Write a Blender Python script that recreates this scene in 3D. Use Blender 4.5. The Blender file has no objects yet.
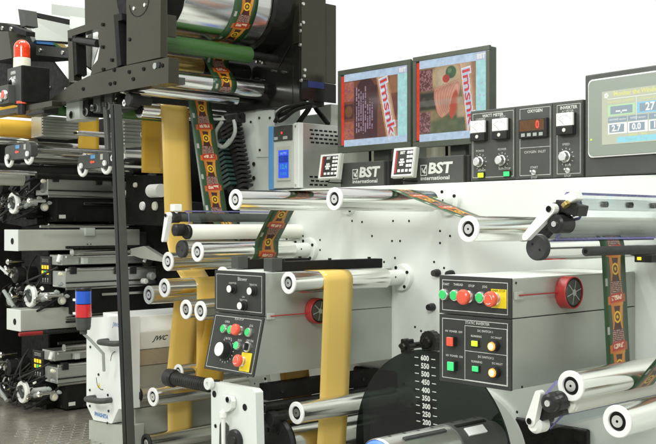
import bpy, bmesh, math, random
from mathutils import Vector
random.seed(7)
PI = math.pi
SC = bpy.context.scene
COL = SC.collection
# ------------------------------------------------------------------ camera
ZC = 1.12
CAMP = Vector((0, -3, ZC))
ANG = math.radians(42.5)
FV = Vector((-math.cos(ANG), math.sin(ANG), 0))
RV = Vector((math.sin(ANG), math.cos(ANG), 0))
FPX, HU, HV = 1001.0, 328.0, 225.0
cd = bpy.data.cameras.new('camera'); cam = bpy.data.objects.new('camera', cd); COL.objects.link(cam)
cam.location = CAMP
cam.rotation_euler = (PI/2, 0, math.atan2(FV.y, FV.x) - PI/2)
cd.sensor_width = 36; cd.lens = FPX/656*36; cd.shift_y = -3/656*-1
cd.clip_start = .05; cd.clip_end = 200
SC.camera = cam

def ray(u, v):
    return FV + RV*((u-HU)/FPX) + Vector((0, 0, 1))*((HV-v)/FPX)
def P(u, v, X=None, Y=None, S=None):
    d = ray(u, v)
    if X is not None: s = (X-CAMP.x)/d.x
    elif Y is not None: s = (Y-CAMP.y)/d.y
    else: s = S
    return CAMP + d*s
def Z(v, s): return ZC + s*(HV-v)/FPX

# ------------------------------------------------------------------ materials
class NX:
    def __init__(self, mat):
        self.t = mat.node_tree; self.n = self.t.nodes; self.l = self.t.links
    def put(self, inp, val):
        if isinstance(val, bpy.types.NodeSocket): self.l.new(val, inp)
        else: inp.default_value = val
    def m(self, op, a, b=0.0, c=0.0):
        nd = self.n.new('ShaderNodeMath'); nd.operation = op
        self.put(nd.inputs[0], a); self.put(nd.inputs[1], b); self.put(nd.inputs[2], c)
        return nd.outputs[0]
    def btw(self, x, a, b):
        return self.m('MULTIPLY', self.m('GREATER_THAN', x, a), self.m('LESS_THAN', x, b))
    def mul(self, a, b): return self.m('MULTIPLY', a, b)
    def mix(self, f, a, b):
        nd = self.n.new('ShaderNodeMix'); nd.data_type = 'RGBA'
        self.put(nd.inputs[0], f)
        self.put(nd.inputs[6], a if not isinstance(a, tuple) else (*a, 1) if len(a) == 3 else a)
        self.put(nd.inputs[7], b if not isinstance(b, tuple) else (*b, 1) if len(b) == 3 else b)
        return nd.outputs[2]
    def noise(self, vec, scale, detail=3, rough=.55):
        nd = self.n.new('ShaderNodeTexNoise'); nd.inputs['Scale'].default_value = scale
        nd.inputs['Detail'].default_value = detail; nd.inputs['Roughness'].default_value = rough
        if vec is not None: self.l.new(vec, nd.inputs['Vector'])
        return nd.outputs['Fac']
    def coord(self, which='Object', scale=(1, 1, 1)):
        tc = self.n.new('ShaderNodeTexCoord'); mp = self.n.new('ShaderNodeMapping')
        mp.inputs['Scale'].default_value = scale
        self.l.new(tc.outputs[which], mp.inputs['Vector'])
        return mp.outputs['Vector']
    def rng(self, x, a, b, lo=.3, hi=.7):
        nd = self.n.new('ShaderNodeMapRange'); self.put(nd.inputs[0], x)
        nd.inputs[1].default_value = lo; nd.inputs[2].default_value = hi
        nd.inputs[3].default_value = a; nd.inputs[4].default_value = b
        return nd.outputs[0]
    def bsdf(self): return self.n['Principled BSDF']

MATS = {}
BLACKS = ('black', 'plastic', 'blackmetal', 'panelface', 'charcoal', 'bezel', 'rubber')
def pm(name, col, rough=.45, metal=0.0, var=.10, nscale=9.0, stretch=(1, 1, 1), rvar=.08, bump=0.0, bscale=60.0,
       emit=0.0, ecol=None, trans=0.0, coat=0.0, spec=None):
    m = bpy.data.materials.new(name); m.use_nodes = True
    x = NX(m); b = x.bsdf()
    vec = x.coord('Object', stretch)
    nz = x.noise(vec, nscale, 5, .6)
    lo = tuple(c*(1-var) for c in col); hi = tuple(min(1, c*(1+var)) for c in col)
    x.put(b.inputs['Base Color'], x.mix(x.rng(nz, 0, 1), lo, hi))
    nz2 = x.noise(vec, nscale*3.1, 4, .6)
    x.put(b.inputs['Roughness'], x.rng(nz2, max(.02, rough-rvar), min(1, rough+rvar)))
    b.inputs['Metallic'].default_value = metal
    if name in BLACKS: spec = .12 if name == 'black' else .24
    if spec is not None: b.inputs['Specular IOR Level'].default_value = spec
    if coat: b.inputs['Coat Weight'].default_value = coat
    if trans: b.inputs['Transmission Weight'].default_value = trans
    if emit:
        ec = ecol or col
        if name.startswith('s_') and 'hmi' not in name:
            en = x.noise(x.coord('Object'), 34, 5, .65); x.put(b.inputs['Emission Color'], x.mix(x.rng(en, 0, 1), tuple(c*.80 for c in ec), tuple(min(1, c*1.14+.012) for c in ec)))
        else: b.inputs['Emission Color'].default_value = (*ec, 1)
        b.inputs['Emission Strength'].default_value = emit
    if bump:
        bp = x.n.new('ShaderNodeBump'); bp.inputs['Strength'].default_value = bump; bp.inputs['Distance'].default_value = .002
        x.l.new(x.noise(vec, bscale, 4), bp.inputs['Height']); x.l.new(bp.outputs['Normal'], b.inputs['Normal'])
    MATS[name] = m
    return m

pm('chrome', (.90, .90, .87), .17, 1.0, .04, 3.0, (40, .8, 40), .035)
pm('chrome_dark', (.50, .49, .45), .2, 1.0, .15, 3.0, (30, .8, 30), .05)
pm('alu', (.84, .85, .82), .30, 1.0, .03, 4.0, (6, .5, 6), .03)
pm('brushed', (.56, .58, .53), .36, .8, .05, 5.0, (2, 2, 14), .05)
pm('brownsteel', (.42, .37, .26), .3, .35, .06, 2.0, (1, 1, 1), .04)
pm('panel', (.70, .74, .69), .36, 0.0, .045, 1.6, rvar=.08, bump=.06, bscale=300)
pm('columngrey', (.50, .54, .49), .45, 0.0, .06, 3.0, bump=.05, bscale=250)
pm('ringwhite', (.80, .81, .78), .45, 0.0, .05, 12)
pm('whitepaint', (.80, .83, .79), .35, 0.0, .04, 4, coat=.2)
pm('lightgrey', (.43, .45, .39), .42, 0.0, .08, 5, bump=.05, bscale=220)
pm('boxgrey', (.42, .445, .40), .36, .45, .025, 2.0, (1, 1, 1), .04)
pm('bronze', (.078, .075, .055), .25, .85, .10, 2.0, rvar=.06)
pm('black', (.012, .012, .011), .5, 0.0, .3, 14, rvar=.14)
pm('blackgloss', (.009, .009, .008), .2, 0.0, .3, 6, rvar=.06, spec=.3)
pm('blackmetal', (.035, .035, .032), .32, .6, .3, 10, rvar=.12)
pm('charcoal', (.075, .08, .07), .42, .2, .12, 8, bump=.05, bscale=300)
pm('panelface', (.040, .042, .037), .42, 0.0, .14, 9, bump=.05, bscale=400)
pm('bezelpale', (.24, .275, .235), .3, 0, .03, 2, rvar=.03)
pm('bezel', (.075, .085, .065), .35, 0.0, .12, 7)
pm('plastic', (.022, .022, .021), .33, 0, .2, 9)
pm('rubber', (.045, .047, .045), .6, 0, .18, 20, bump=.1, bscale=120)
pm('rubbercream', (.74, .75, .66), .45, 0, .04, 8)
pm('rubbergrey', (.40, .41, .35), .32, 0.0, .06, 5, (20, 1, 20))
pm('leverpaint', (.80, .82, .77), .35, 0, .04, 9)
pm('ink', (.58, .60, .55), .6, 0, .12, 90)
pm('greenroll', (.035, .105, .022), .30, 0, .10, 5, (14, 1, 14))
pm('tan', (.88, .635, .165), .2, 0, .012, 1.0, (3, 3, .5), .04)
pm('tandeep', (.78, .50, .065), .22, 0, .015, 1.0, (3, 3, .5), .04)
def filmy(name, col):
    m = MATS[name]; x = NX(m); b = x.bsdf(); out = [q for q in x.n if q.type == 'OUTPUT_MATERIAL'][0]
    tl = x.n.new('ShaderNodeBsdfTranslucent'); tl.inputs[0].default_value = (*col, 1)
    ms = x.n.new('ShaderNodeMixShader'); ms.inputs[0].default_value = .2
    x.l.new(b.outputs[0], ms.inputs[1]); x.l.new(tl.outputs[0], ms.inputs[2]); x.l.new(ms.outputs[0], out.inputs[0])
    bp = x.n.new('ShaderNodeBump'); bp.inputs['Strength'].default_value = .35; bp.inputs['Distance'].default_value = .006
    x.l.new(x.noise(x.coord('Object', (1, 9, .7)), 1.6, 1), bp.inputs['Height']); x.l.new(bp.outputs['Normal'], b.inputs['Normal'])
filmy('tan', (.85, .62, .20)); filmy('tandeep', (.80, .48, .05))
pm('gold', (.50, .36, .12), .25, .6, .10, 4, (20, 1, 20))
pm('red', (.36, .028, .024), .35, 0, .08, 10)
pm('redcap', (.75, .10, .05), .32, 0, .05, 12, coat=.3)
pm('darkred', (.28, .018, .02), .4, 0, .12, 10)
pm('greencap', (.03, .42, .10), .35, 0, .05, 12, emit=.22, ecol=(.05, .9, .25))
pm('greenlit', (.05, .5, .12), .3, 0, .05, 12, emit=.55, ecol=(.03, .8, .25))
pm('limelit', (.4, .6, .02), .3, 0, .05, 12, emit=.8, ecol=(.55, .95, .03))
pm('redlit', (.7, .06, .03), .3, 0, .05, 12, emit=.45, ecol=(.95, .10, .05))
pm('amberlit', (.9, .55, .2), .3, 0, .05, 12, emit=1.2, ecol=(1, .78, .45))
pm('amberglow', (.8, .3, .04), .3, 0, .05, 12, emit=.5, ecol=(1, .45, .08))
pm('yellow', (.75, .60, .015), .45, 0, .05, 12)
pm('yellowled', (.9, .62, .02), .4, 0, .05, 12, emit=.7, ecol=(1, .65, .03))
pm('bluestripe', (.10, .30, .56), .4, 0, .06, 10)
pm('markblue', (.06, .2, .5), .5, 0, .06, 10)
pm('bluecap', (.12, .28, .85), .3, 0, .05, 10)
pm('lens_blue', (.015, .10, .55), .18, 0, .12, 14, coat=.6)
pm('lens_red', (.62, .025, .03), .18, 0, .12, 14, coat=.6)
pm('lens_orange', (.72, .045, .01), .12, 0, .35, 40, coat=.8, emit=.08, ecol=(1, .12, .02))
pm('cream', (.78, .76, .60), .45, 0, .05, 10)
pm('meterwhite', (.82, .83, .79), .3, 0, .04, 20, coat=.5)
pm('ledred', (.9, .03, .02), .4, 0, .02, 5, emit=1.0, ecol=(1, .06, .04))
pm('displaybrown', (.10, .045, .015), .2, 0, .2, 60)
pm('cablegrey', (.33, .36, .33), .4, 0, .1, 12)
pm('cablecream', (.55, .5, .28), .5, 0, .1, 12)
pm('teal', (.022, .055, .045), .4, 0, .1, 12)
pm('navy', (.01, .02, .10), .4, 0, .2, 12)
def scr(name, col, e=.74): return pm('s_'+name, tuple(c*.08 for c in col), .25, 0, .12, 30, emit=e, ecol=col, spec=.3)
scr('lightblue', (.55, .70, .88)); scr('cyan', (.45, .80, .80)); scr('red', (.80, .06, .03)); scr('maroon', (.12, .025, .03))
scr('orange', (.55, .22, .10)); scr('beige', (.62, .50, .32)); scr('brown', (.28, .12, .07)); scr('white', (.9, .92, .88))
scr('pink', (.75, .42, .30)); scr('letter', (.70, .07, .07)); scr('outline', (.55, .62, .80)); scr('lilac', (.62, .52, .70))
scr('green', (.10, .22, .10)); scr('salmon', (.66, .22, .12)); scr('olive', (.30, .28, .14)); scr('dark', (.03, .035, .03))
scr('lcd', (.03, .12, .85), .9); scr('lcddark', (.01, .05, .45), .8); scr('lcdgreen', (.05, .45, .55), .8)
scr('hmibg', (.58, .62, .47), .95); scr('hmibox', (.36, .45, .50), .85); scr('hmigreen', (.55, .85, .48), .9); scr('hmiblue', (.30, .68, .92), .9)
scr('hmiyellow', (.85, .82, .30), .9); scr('hmiwhite', (.95, .97, .93), .95); scr('hmicyan', (.36, .78, .86), .9)

def see_through(name, tint, gloss=.12, rough=.03, base=None, basefac=0.0):
    m = bpy.data.materials.new(name); m.use_nodes = True
    x = NX(m); t = x.t; n = x.n
    for nd in list(n):
        if nd.type != 'OUTPUT_MATERIAL': n.remove(nd)
    out = [q for q in n if q.type == 'OUTPUT_MATERIAL'][0]
    tr = n.new('ShaderNodeBsdfTransparent'); tr.inputs[0].default_value = (*tint, 1)
    gl = n.new('ShaderNodeBsdfGlossy'); gl.inputs['Roughness'].default_value = rough
    fr = n.new('ShaderNodeLayerWeight'); fr.inputs[0].default_value = .5
    ms = n.new('ShaderNodeMixShader'); x.l.new(x.m('MULTIPLY_ADD', x.m('POWER', fr.outputs['Facing'], 4.0), gloss*2.2, gloss*.28), ms.inputs[0])
    x.l.new(tr.outputs[0], ms.inputs[1]); x.l.new(gl.outputs[0], ms.inputs[2])
    last = ms.outputs[0]
    if base:
        df = n.new('ShaderNodeBsdfDiffuse'); df.inputs[0].default_value = (*base, 1)
        m2 = n.new('ShaderNodeMixShader'); m2.inputs[0].default_value = basefac
        x.l.new(last, m2.inputs[1]); x.l.new(df.outputs[0], m2.inputs[2]); last = m2.outputs[0]
    x.l.new(last, out.inputs[0])
    MATS[name] = m
see_through('acrylic', (.93, .95, .96), .10)
see_through('smoked', (.165, .20, .18), .14, .04)
see_through('dome', (.95, .95, .95), .12)
pm('acrylicedge', (.26, .24, .52), .25, 0, .1, 20)

def printed_material(name, period=.147, width=.13):
    m = bpy.data.materials.new(name); m.use_nodes = True
    x = NX(m); b = x.bsdf()
    uv = x.n.new('ShaderNodeUVMap'); sp = x.n.new('ShaderNodeSeparateXYZ'); x.l.new(uv.outputs[0], sp.inputs[0])
    U, Vv = sp.outputs[0], sp.outputs[1]
    W = x.m('FRACT', x.m('DIVIDE', Vv, period))
    nz = x.noise(uv.outputs[0], 90, 4)
    base = x.mix(x.rng(nz, 0, 1), (.018, .055, .022), (.035, .085, .032))
    # bar code on the green margin
    bars = x.m('GREATER_THAN', x.m('FRACT', x.mul(W, 70)), .45)
    base = x.mix(x.mul(x.btw(U, .10, .20), x.btw(W, .44, .60)), base, x.mix(bars, (.62, .62, .55), (.12, .14, .12)))
    # orange label body, waisted sides
    waist = x.mul(x.m('ABSOLUTE', x.m('SUBTRACT', W, .38)), .10)
    body = x.btw(U, x.m('SUBTRACT', .34, waist), x.m('ADD', .76, waist))
    org = x.mix(x.rng(x.m('ADD', U, x.mul(nz, .25)), 0, 1, .35, 1.0), (.47, .13, .014), (.60, .26, .035))
    base = x.mix(body, base, org)
    # dark bottle silhouette behind the ring
    dk = x.mul(x.btw(W, .02, .52), x.m('LESS_THAN', x.m('ABSOLUTE', x.m('SUBTRACT', U, .55)), x.m('ADD', .075, x.mul(x.m('ABSOLUTE', x.m('SUBTRACT', W, .22)), .32))))
    base = x.mix(dk, base, (.055, .018, .010))
    dx = x.mul(x.m('SUBTRACT', U, .55), width); dy = x.mul(x.m('SUBTRACT', W, .25), period)
    r = x.m('SQRT', x.m('ADD', x.mul(dx, dx), x.mul(dy, dy)))
    base = x.mix(x.m('LESS_THAN', r, .0185), base, (.70, .46, .02))
    base = x.mix(x.m('LESS_THAN', r, .0125), base, (.10, .035, .012))
    base = x.mix(x.m('LESS_THAN', x.m('ADD', r, x.mul(nz, .008)), .0095), base, (.70, .45, .03))
    # maroon text block with lines of small type
    tb = x.mul(x.btw(U, .33, .77), x.btw(W, .50, .79))
    wn = x.n.new('ShaderNodeTexNoise'); wn.inputs['Scale'].default_value = 1
    mp = x.n.new('ShaderNodeMapping'); mp.inputs['Scale'].default_value = (26, 190, 1); x.l.new(uv.outputs[0], mp.inputs[0]); x.l.new(mp.outputs[0], wn.inputs['Vector'])
    letters = x.mul(x.m('GREATER_THAN', x.m('FRACT', x.mul(W, 26)), .45), x.m('GREATER_THAN', wn.outputs['Fac'], .47))
    base = x.mix(tb, base, x.mix(letters, (.085, .028, .024), (.46, .30, .24)))
    # red banner with pale script, slightly tilted
    Wt = x.m('ADD', W, x.mul(x.m('SUBTRACT', U, .5), .07))
    wing = x.mul(x.btw(U, .18, .92), x.btw(Wt, .80, .97))
    base = x.mix(wing, base, (.50, .12, .015))
    ban = x.mul(x.btw(U, .28, .84), x.btw(Wt, .76, .94))
    base = x.mix(ban, base, (.42, .035, .02))
    m2 = x.n.new('ShaderNodeMapping'); m2.inputs['Scale'].default_value = (17, 78, 1); x.l.new(uv.outputs[0], m2.inputs[0])
    st = x.mul(x.mul(x.btw(U, .34, .78), x.btw(Wt, .80, .90)), x.m('GREATER_THAN', x.noise(m2.outputs[0], 1, 2), .47))
    base = x.mix(st, base, (.74, .58, .40))
    b.inputs['Roughness'].default_value = .3
    x.l.new(base, b.inputs['Base Color'])
    MATS[name] = m
printed_material('printed')

# ------------------------------------------------------------------ mesh builder
class Fr:
    "a flat working frame: origin, x axis, y axis; h counts along the normal"
    def __init__(self, o, ex, ey):
        self.o = Vector(o); self.ex = Vector(ex).normalized(); self.ey = Vector(ey).normalized(); self.n = self.ex.cross(self.ey)
    def pt(self, x, y, h=0): return self.o + self.ex*x + self.ey*y + self.n*h
    def hit(self, u, v):
        d = ray(u, v); s = (self.o-CAMP).dot(self.n)/d.dot(self.n); q = CAMP + d*s - self.o
        return q.dot(self.ex), q.dot(self.ey)
def front(o): return Fr(o, (1, 0, 0), (0, 0, 1))
def side(o): return Fr(o, (0, 1, 0), (0, 0, 1))

class MB:
    def __init__(self): self.v = []; self.f = []; self.mi = []; self.sm = []; self.m = []; self.cuts = []
    def slot(self, m):
        if m not in self.m: self.m.append(m)
        return self.m.index(m)
    def add(self, vs, fs, m, smooth=False):
        k = len(self.v); s = self.slot(m)
        self.v += [Vector(p) for p in vs]
        for f in fs: self.f.append([k+i for i in f]); self.mi.append(s); self.sm.append(smooth)
        return self
    def poly(self, pts, m):
        self.cuts.append((len(self.v), len(self.f))); return self.add(pts, [list(range(len(pts)))], m)
    def hexa(self, c, m):
        self.cuts.append((len(self.v), len(self.f)))
        return self.add(c, [(0, 3, 2, 1), (4, 5, 6, 7), (0, 1, 5, 4), (1, 2, 6, 5), (2, 3, 7, 6), (3, 0, 4, 7)], m)
    def box(self, lo, hi, m):
        x0, y0, z0 = lo; x1, y1, z1 = hi
        return self.hexa([(x0, y0, z0), (x1, y0, z0), (x1, y1, z0), (x0, y1, z0), (x0, y0, z1), (x1, y0, z1), (x1, y1, z1), (x0, y1, z1)], m)
    def obox(self, fr, x0, x1, y0, y1, h0, h1, m):
        return self.hexa([fr.pt(x0, y0, h0), fr.pt(x1, y0, h0), fr.pt(x1, y1, h0), fr.pt(x0, y1, h0), fr.pt(x0, y0, h1), fr.pt(x1, y0, h1), fr.pt(x1, y1, h1), fr.pt(x0, y1, h1)], m)
    def quad(self, fr, x0, x1, y0, y1, h, m): return self.poly([fr.pt(x0, y0, h), fr.pt(x1, y0, h), fr.pt(x1, y1, h), fr.pt(x0, y1, h)], m)
    def border(self, fr, x0, x1, y0, y1, w, h, m):
        self.quad(fr, x0, x1, y0, y0+w, h, m); self.quad(fr, x0, x1, y1-w, y1, h, m)
        self.quad(fr, x0, x0+w, y0+w, y1-w, h, m); self.quad(fr, x1-w, x1, y0+w, y1-w, h, m); return self
    def lathe(self, o, ax, prof, m, n=40):
        self.cuts.append((len(self.v), len(self.f)))
        o = Vector(o); ax = Vector(ax).normalized()
        e1 = ax.orthogonal().normalized(); e2 = ax.cross(e1)
        ring = lambda d, r: [o + ax*d + (e1*math.cos(2*PI*k/n) + e2*math.sin(2*PI*k/n))*r for k in range(n)]
        for i in range(len(prof)-1):
            (d0, r0), (d1, r1) = prof[i][:2], prof[i+1][:2]
            mm = prof[i+1][2] if len(prof[i+1]) > 2 else m
            if r0 < 1e-6 and r1 < 1e-6: continue
            if r0 < 1e-6:
                self.add([o+ax*d0]+ring(d1, r1), [(0, 1+(k+1) % n, 1+k) for k in range(n)], mm, False)
            elif r1 < 1e-6:
                self.add(ring(d0, r0)+[o+ax*d1], [(k, (k+1) % n, n) for k in range(n)], mm, False)
            else:
                self.add(ring(d0, r0)+ring(d1, r1), [(k, (k+1) % n, n+(k+1) % n, n+k) for k in range(n)], mm, abs(d1-d0) > 1e-6)
        return self
    def cyl(self, a, b, r, m, n=32, r2=None):
        a = Vector(a); b = Vector(b); L = (b-a).length
        return self.lathe(a, b-a, [(0, 0), (0, r), (L, r2 or r), (L, 0)], m, n)
    def tube(self, pts, r, m, n=10):
        self.cuts.append((len(self.v), len(self.f)))
        pts = [Vector(p) for p in pts]; vs = []; fs = []
        up = None
        for i, p in enumerate(pts):
            t = (pts[min(i+1, len(pts)-1)]-pts[max(i-1, 0)]).normalized()
            e1 = t.orthogonal().normalized() if up is None else (up - t*up.dot(t)).normalized()
            up = e1; e2 = t.cross(e1)
            vs += [p+(e1*math.cos(2*PI*k/n)+e2*math.sin(2*PI*k/n))*r for k in range(n)]
        for i in range(len(pts)-1):
            for k in range(n): fs.append((i*n+k, i*n+(k+1) % n, (i+1)*n+(k+1) % n, (i+1)*n+k))
        self.add(vs, fs, m, True)
        self.add(vs[:n], [tuple(range(n))], m); self.add(vs[-n:], [tuple(range(n))], m)
        return self
    def prism(self, pts, vec, m, mcap=None):
        pts = [Vector(p) for p in pts]; vec = Vector(vec); n = len(pts)
        self.add(pts+[p+vec for p in pts], [(i, (i+1) % n, n+(i+1) % n, n+i) for i in range(n)], m)
        self.add(pts, [tuple(range(n))], mcap or m); self.add([p+vec for p in pts], [tuple(range(n))], mcap or m)
        return self
    def disc(self, fr, x, y, r, h, m, n=24, r0=0):
        if r0: return self.lathe(fr.pt(x, y, h), fr.n, [(0, r0), (0, r)], m, n)
        return self.poly([fr.pt(x+r*math.cos(2*PI*k/n), y+r*math.sin(2*PI*k/n), h) for k in range(n)], m)
    def knob(self, fr, x, y, prof, m, n=28): return self.lathe(fr.pt(x, y, 0), fr.n, prof, m, n)
    def line(self, fr, x0, y0, x1, y1, w, h, m):
        d = Vector((x1-x0, y1-y0)); L = d.length or 1; q = Vector((-d.y, d.x))/L*w/2
        return self.poly([fr.pt(x0-q.x, y0-q.y, h), fr.pt(x1-q.x, y1-q.y, h), fr.pt(x1+q.x, y1+q.y, h), fr.pt(x0+q.x, y0+q.y, h)], m)
    def text(self, fr, x, y, s, size, m, h=.0006, align='CENTER', rot=0.0, wide=1.0, bold=0.0, shear=0.0):
        cu = bpy.data.curves.new('lettering', 'FONT'); cu.body = s; cu.size = size; cu.align_x = align; cu.align_y = 'CENTER'
        cu.offset = bold; cu.shear = shear; cu.resolution_u = 2
        ob = bpy.data.objects.new('lettering', cu); me = ob.to_mesh()
        c, sn = math.cos(rot), math.sin(rot)
        vs = [fr.pt(x+(p.co.x*wide*c-p.co.y*sn), y+(p.co.x*wide*sn+p.co.y*c), h) for p in me.vertices]
        fs = [tuple(f.vertices) for f in me.polygons]
        ob.to_mesh_clear(); bpy.data.objects.remove(ob); bpy.data.curves.remove(cu)
        return self.add(vs, fs, m) if fs else self
    def each(self, name, parent=None, bev=0.0):
        "every primitive becomes a part of its own"
        c = self.cuts+[(len(self.v), len(self.f))]
        for (v0, f0), (v1, f1) in zip(c, c[1:]):
            if f1 == f0: continue
            q = MB(); q.v = self.v[v0:v1]; q.f = [[i-v0 for i in f] for f in self.f[f0:f1]]; q.sm = self.sm[f0:f1]
            q.mi = []
            for k in self.mi[f0:f1]: q.mi.append(q.slot(self.m[k]))
            q.build(name, parent, bev)
    def build(self, name, parent=None, bev=0.0, seg=2):
        org = parent_loc(parent)
        me = bpy.data.meshes.new(name)
        me.from_pydata([tuple(p-org) for p in self.v], [], self.f)
        for m in self.m: me.materials.append(MATS[m])
        for i, p in enumerate(me.polygons): p.material_index = self.mi[i]; p.use_smooth = self.sm[i]
        me.update()
        o = bpy.data.objects.new(name, me); COL.objects.link(o)
        if parent: o.parent = parent
        if bev:
            md = o.modifiers.new('bevel', 'BEVEL'); md.width = bev; md.segments = seg; md.limit_method = 'ANGLE'; md.angle_limit = math.radians(40)
        return o
def parent_loc(p):
    v = Vector((0, 0, 0))
    while p is not None: v += p.location; p = p.parent
    return v
def thing(name, label, cat, loc, group=None):
    o = bpy.data.objects.new(name, None); COL.objects.link(o); o.location = Vector(loc); o.empty_display_size = .05
    o['label'] = label; o['category'] = cat
    if group: o['group'] = group
    return o
def tag(o, label=None, cat=None, group=None, kind=None):
    if label: o['label'] = label
    if cat: o['category'] = cat
    if group: o['group'] = group
    if kind: o['kind'] = kind
    return o
def copy_tree(o, parent=None):
    c = o.copy(); COL.objects.link(c)
    if parent: c.parent = parent
    for ch in [q for q in o.children]: copy_tree(ch, c)
    return c
def bolts(fr, pts, r=.006, h=.004, m='blackmetal'):
    b = MB()
    for x, y in pts: b.lathe(fr.pt(x, y, 0), fr.n, [(0, r), (h, r), (h, r*.55), (h*.4, r*.5), (h*.4, 0)], m, 14)
    return b

# ------------------------------------------------------------------ rollers
RG = 'idler rollers sticking out of the machine side'
def roller(label, u=None, v=None, Ye=-.62, Y1=0.0, R=.04, c=None, shell='chrome', cap='ringwhite', flange=True, name='idler_roller', group=RG, solid=False, cat='roller', shell_end=None):
    q = Vector(c) if c is not None else P(u, v, Y=Ye)
    x, z = q.x, q.z
    t = thing(name, label, cat, (x, Ye, z), group)
    ye = shell_end if shell_end is not None else (Y1-.115 if flange else Y1)
    ax = (0, 1, 0); o = (x, Ye, z); L = ye-Ye
    if solid:
        MB().lathe(o, ax, [(.012, 0), (.012, R*.98), (L, R*.98), (L, 0)], shell).build('shell', t)
        MB().lathe(o, ax, [(-.004, 0), (-.004, R*.86), (0, R*.93), (.014, R*.93), (.014, 0)], cap).build('end_cap', t)
        b = MB(); f = front(o)
        for dx, dz in ((-.012, .010), (.013, -.006)): b.disc(f, dx, dz, .0035, .0046, 'black')
        b.each('screw', t)
    else:
        MB().lathe(o, ax, [(.006, R*.70), (.006, R), (L, R), (L, 0)], shell, 56).build('shell', t)
        MB().lathe(o, ax, [(.006, R*1.015), (.001, R*1.015), (-.001, R*.97), (-.001, R*.63), (.007, R*.60), (.007, R*.5)], cap, 48).build('end_ring', t)
        MB().lathe(o, ax, [(.007, R*.60), (.004, R*.58), (.004, R*.44), (.009, R*.42)], 'black', 40).build('bearing', t)
        MB().lathe(o, ax, [(.009, R*.42), (.0, R*.38), (.0, R*.09), (.006, R*.08, 'black'), (.006, 0, 'black')], 'alu', 32).build('axle', t)
    if flange:
        b = MB().lathe((x, ye, z), ax, [(0, 0), (0, R*.78), (Y1-.022-ye, R*.78), (Y1-.022-ye, R*1.15), (Y1-.020-ye, R*1.35), (Y1-ye, R*1.38)], 'panel', 40)
        f = front((x, Y1-.020, z))
        for a in (.5, 2.1, 3.6, 5.3): b.lathe(f.pt(math.cos(a)*R*1.12, math.sin(a)*R*1.12, 0), f.n, [(0, .007), (.004, .007), (.004, 0)], 'black', 12)
        f2 = side((x+R*.78, ye+.035, z)); b.disc(f2, 0, .004, .004, .0006, 'black')
        b.build('flange', t)
    return t

# ------------------------------------------------------------------ webs
def arc(cx, cz, R, a0, a1, n=14):
    return [(cx+R*math.cos(math.radians(a0+(a1-a0)*k/n)), cz+R*math.sin(math.radians(a0+(a1-a0)*k/n))) for k in range(n+1)]
def strip(name, rows, mat, label, cat, group=None, period_shift=0.0, thick=.0006):
    "rows: (X, z, YL, YR)"
    dense = []
    for i in range(len(rows)-1):
        a, b = rows[i], rows[i+1]; L = math.hypot(b[0]-a[0], b[1]-a[1]); n = max(1, int(L/.03))
        for k in range(n): dense.append([a[j]+(b[j]-a[j])*k/n for j in range(4)])
    dense.append(list(rows[-1]))
    vs = []; uvs = []; d = period_shift; N = 5
    for i, r in enumerate(dense):
        if i: d += math.hypot(r[0]-dense[i-1][0], r[1]-dense[i-1][1])
        for k in range(N):
            vs.append((r[0], r[2]+(r[3]-r[2])*k/(N-1), r[1])); uvs.append((k/(N-1), d))
    fs = [(i*N+k, i*N+k+1, (i+1)*N+k+1, (i+1)*N+k) for i in range(len(dense)-1) for k in range(N-1)]
    me = bpy.data.meshes.new(name); me.from_pydata(vs, [], fs); me.materials.append(MATS[mat])
    ul = me.uv_layers.new(name='UVMap')
    for lp in me.loops: ul.data[lp.index].uv = uvs[lp.vertex_index]
    for p in me.polygons: p.use_smooth = True
    o = bpy.data.objects.new(name, me); COL.objects.link(o)
    md = o.modifiers.new('film', 'SOLIDIFY'); md.thickness = thick; md.offset = 0
    return tag(o, label, cat, group)
def row(uL, uR, v, X): 
    a = P(uL, v, X=X); b = P(uR, v, X=X); return (X, (a.z+b.z)/2, a.y, b.y)
# ================================================================== MACHINE SIDE FRAME
XL, XC, XR = -3.92, -3.69, -.75
ZT = ZC+.165
t = thing('press_side_frame', 'long pale grey side frame of the press that the rollers stick out of', 'machine frame', (-2.4, 0, 0))
MB().box((XC+.004, 0, 0), (XR, .38, ZT), 'panel').build('side_plate', t, .004)
MB().box((XL, .002, 0), (XC, .20, ZC+.56), 'columngrey').build('end_column', t, .004)
f = front((0, 0, 0))
b = MB()
q = [(256, 110), (274, 110), (274, 157), (256, 157)]
pp = [P(u, v, Y=-.004) for u, v in q]
b.prism(pp, (0, .0055, 0), 'columngrey')
b.build('cover_plate', t, .002)
holes = [(352, 221), (362, 222), (409, 221), (392, 241), (400, 241), (440, 231), (440, 243), (320, 240), (320, 250), (415, 327), (421, 331), (450, 236), (303, 236),
         (393, 221), (372, 236), (384, 262), (434, 262), (444, 268), (517, 412), (620, 295), (395, 258)]
b = MB()
for u, v in holes:
    p = P(u, v, Y=-.0006); b.disc(front((p.x, p.y, p.z)), 0, 0, .0052, 0, 'black', 14)
b.each('tapped_hole', t)
for u, v in ((438, 273), (452, 274), (433, 307)):
    p = P(u, v, Y=0); MB().lathe((p.x, 0, p.z), (0, -1, 0), [(0, .016), (.012, .016), (.03, .012), (.03, 0)], 'plastic', 16).build('bolt', t)
for (u, v, r) in ((259.5, 118, .006), (270, 118, .006), (260, 150, .006), (254, 164, .010), (254, 178, .010), (251, 122, .006)):
    p = P(u, v, Y=-.005); MB().lathe(p, (0, -1, 0), [(0, r), (.004, r), (.004, 0)], 'blackmetal', 12).build('bolt', t)
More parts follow.
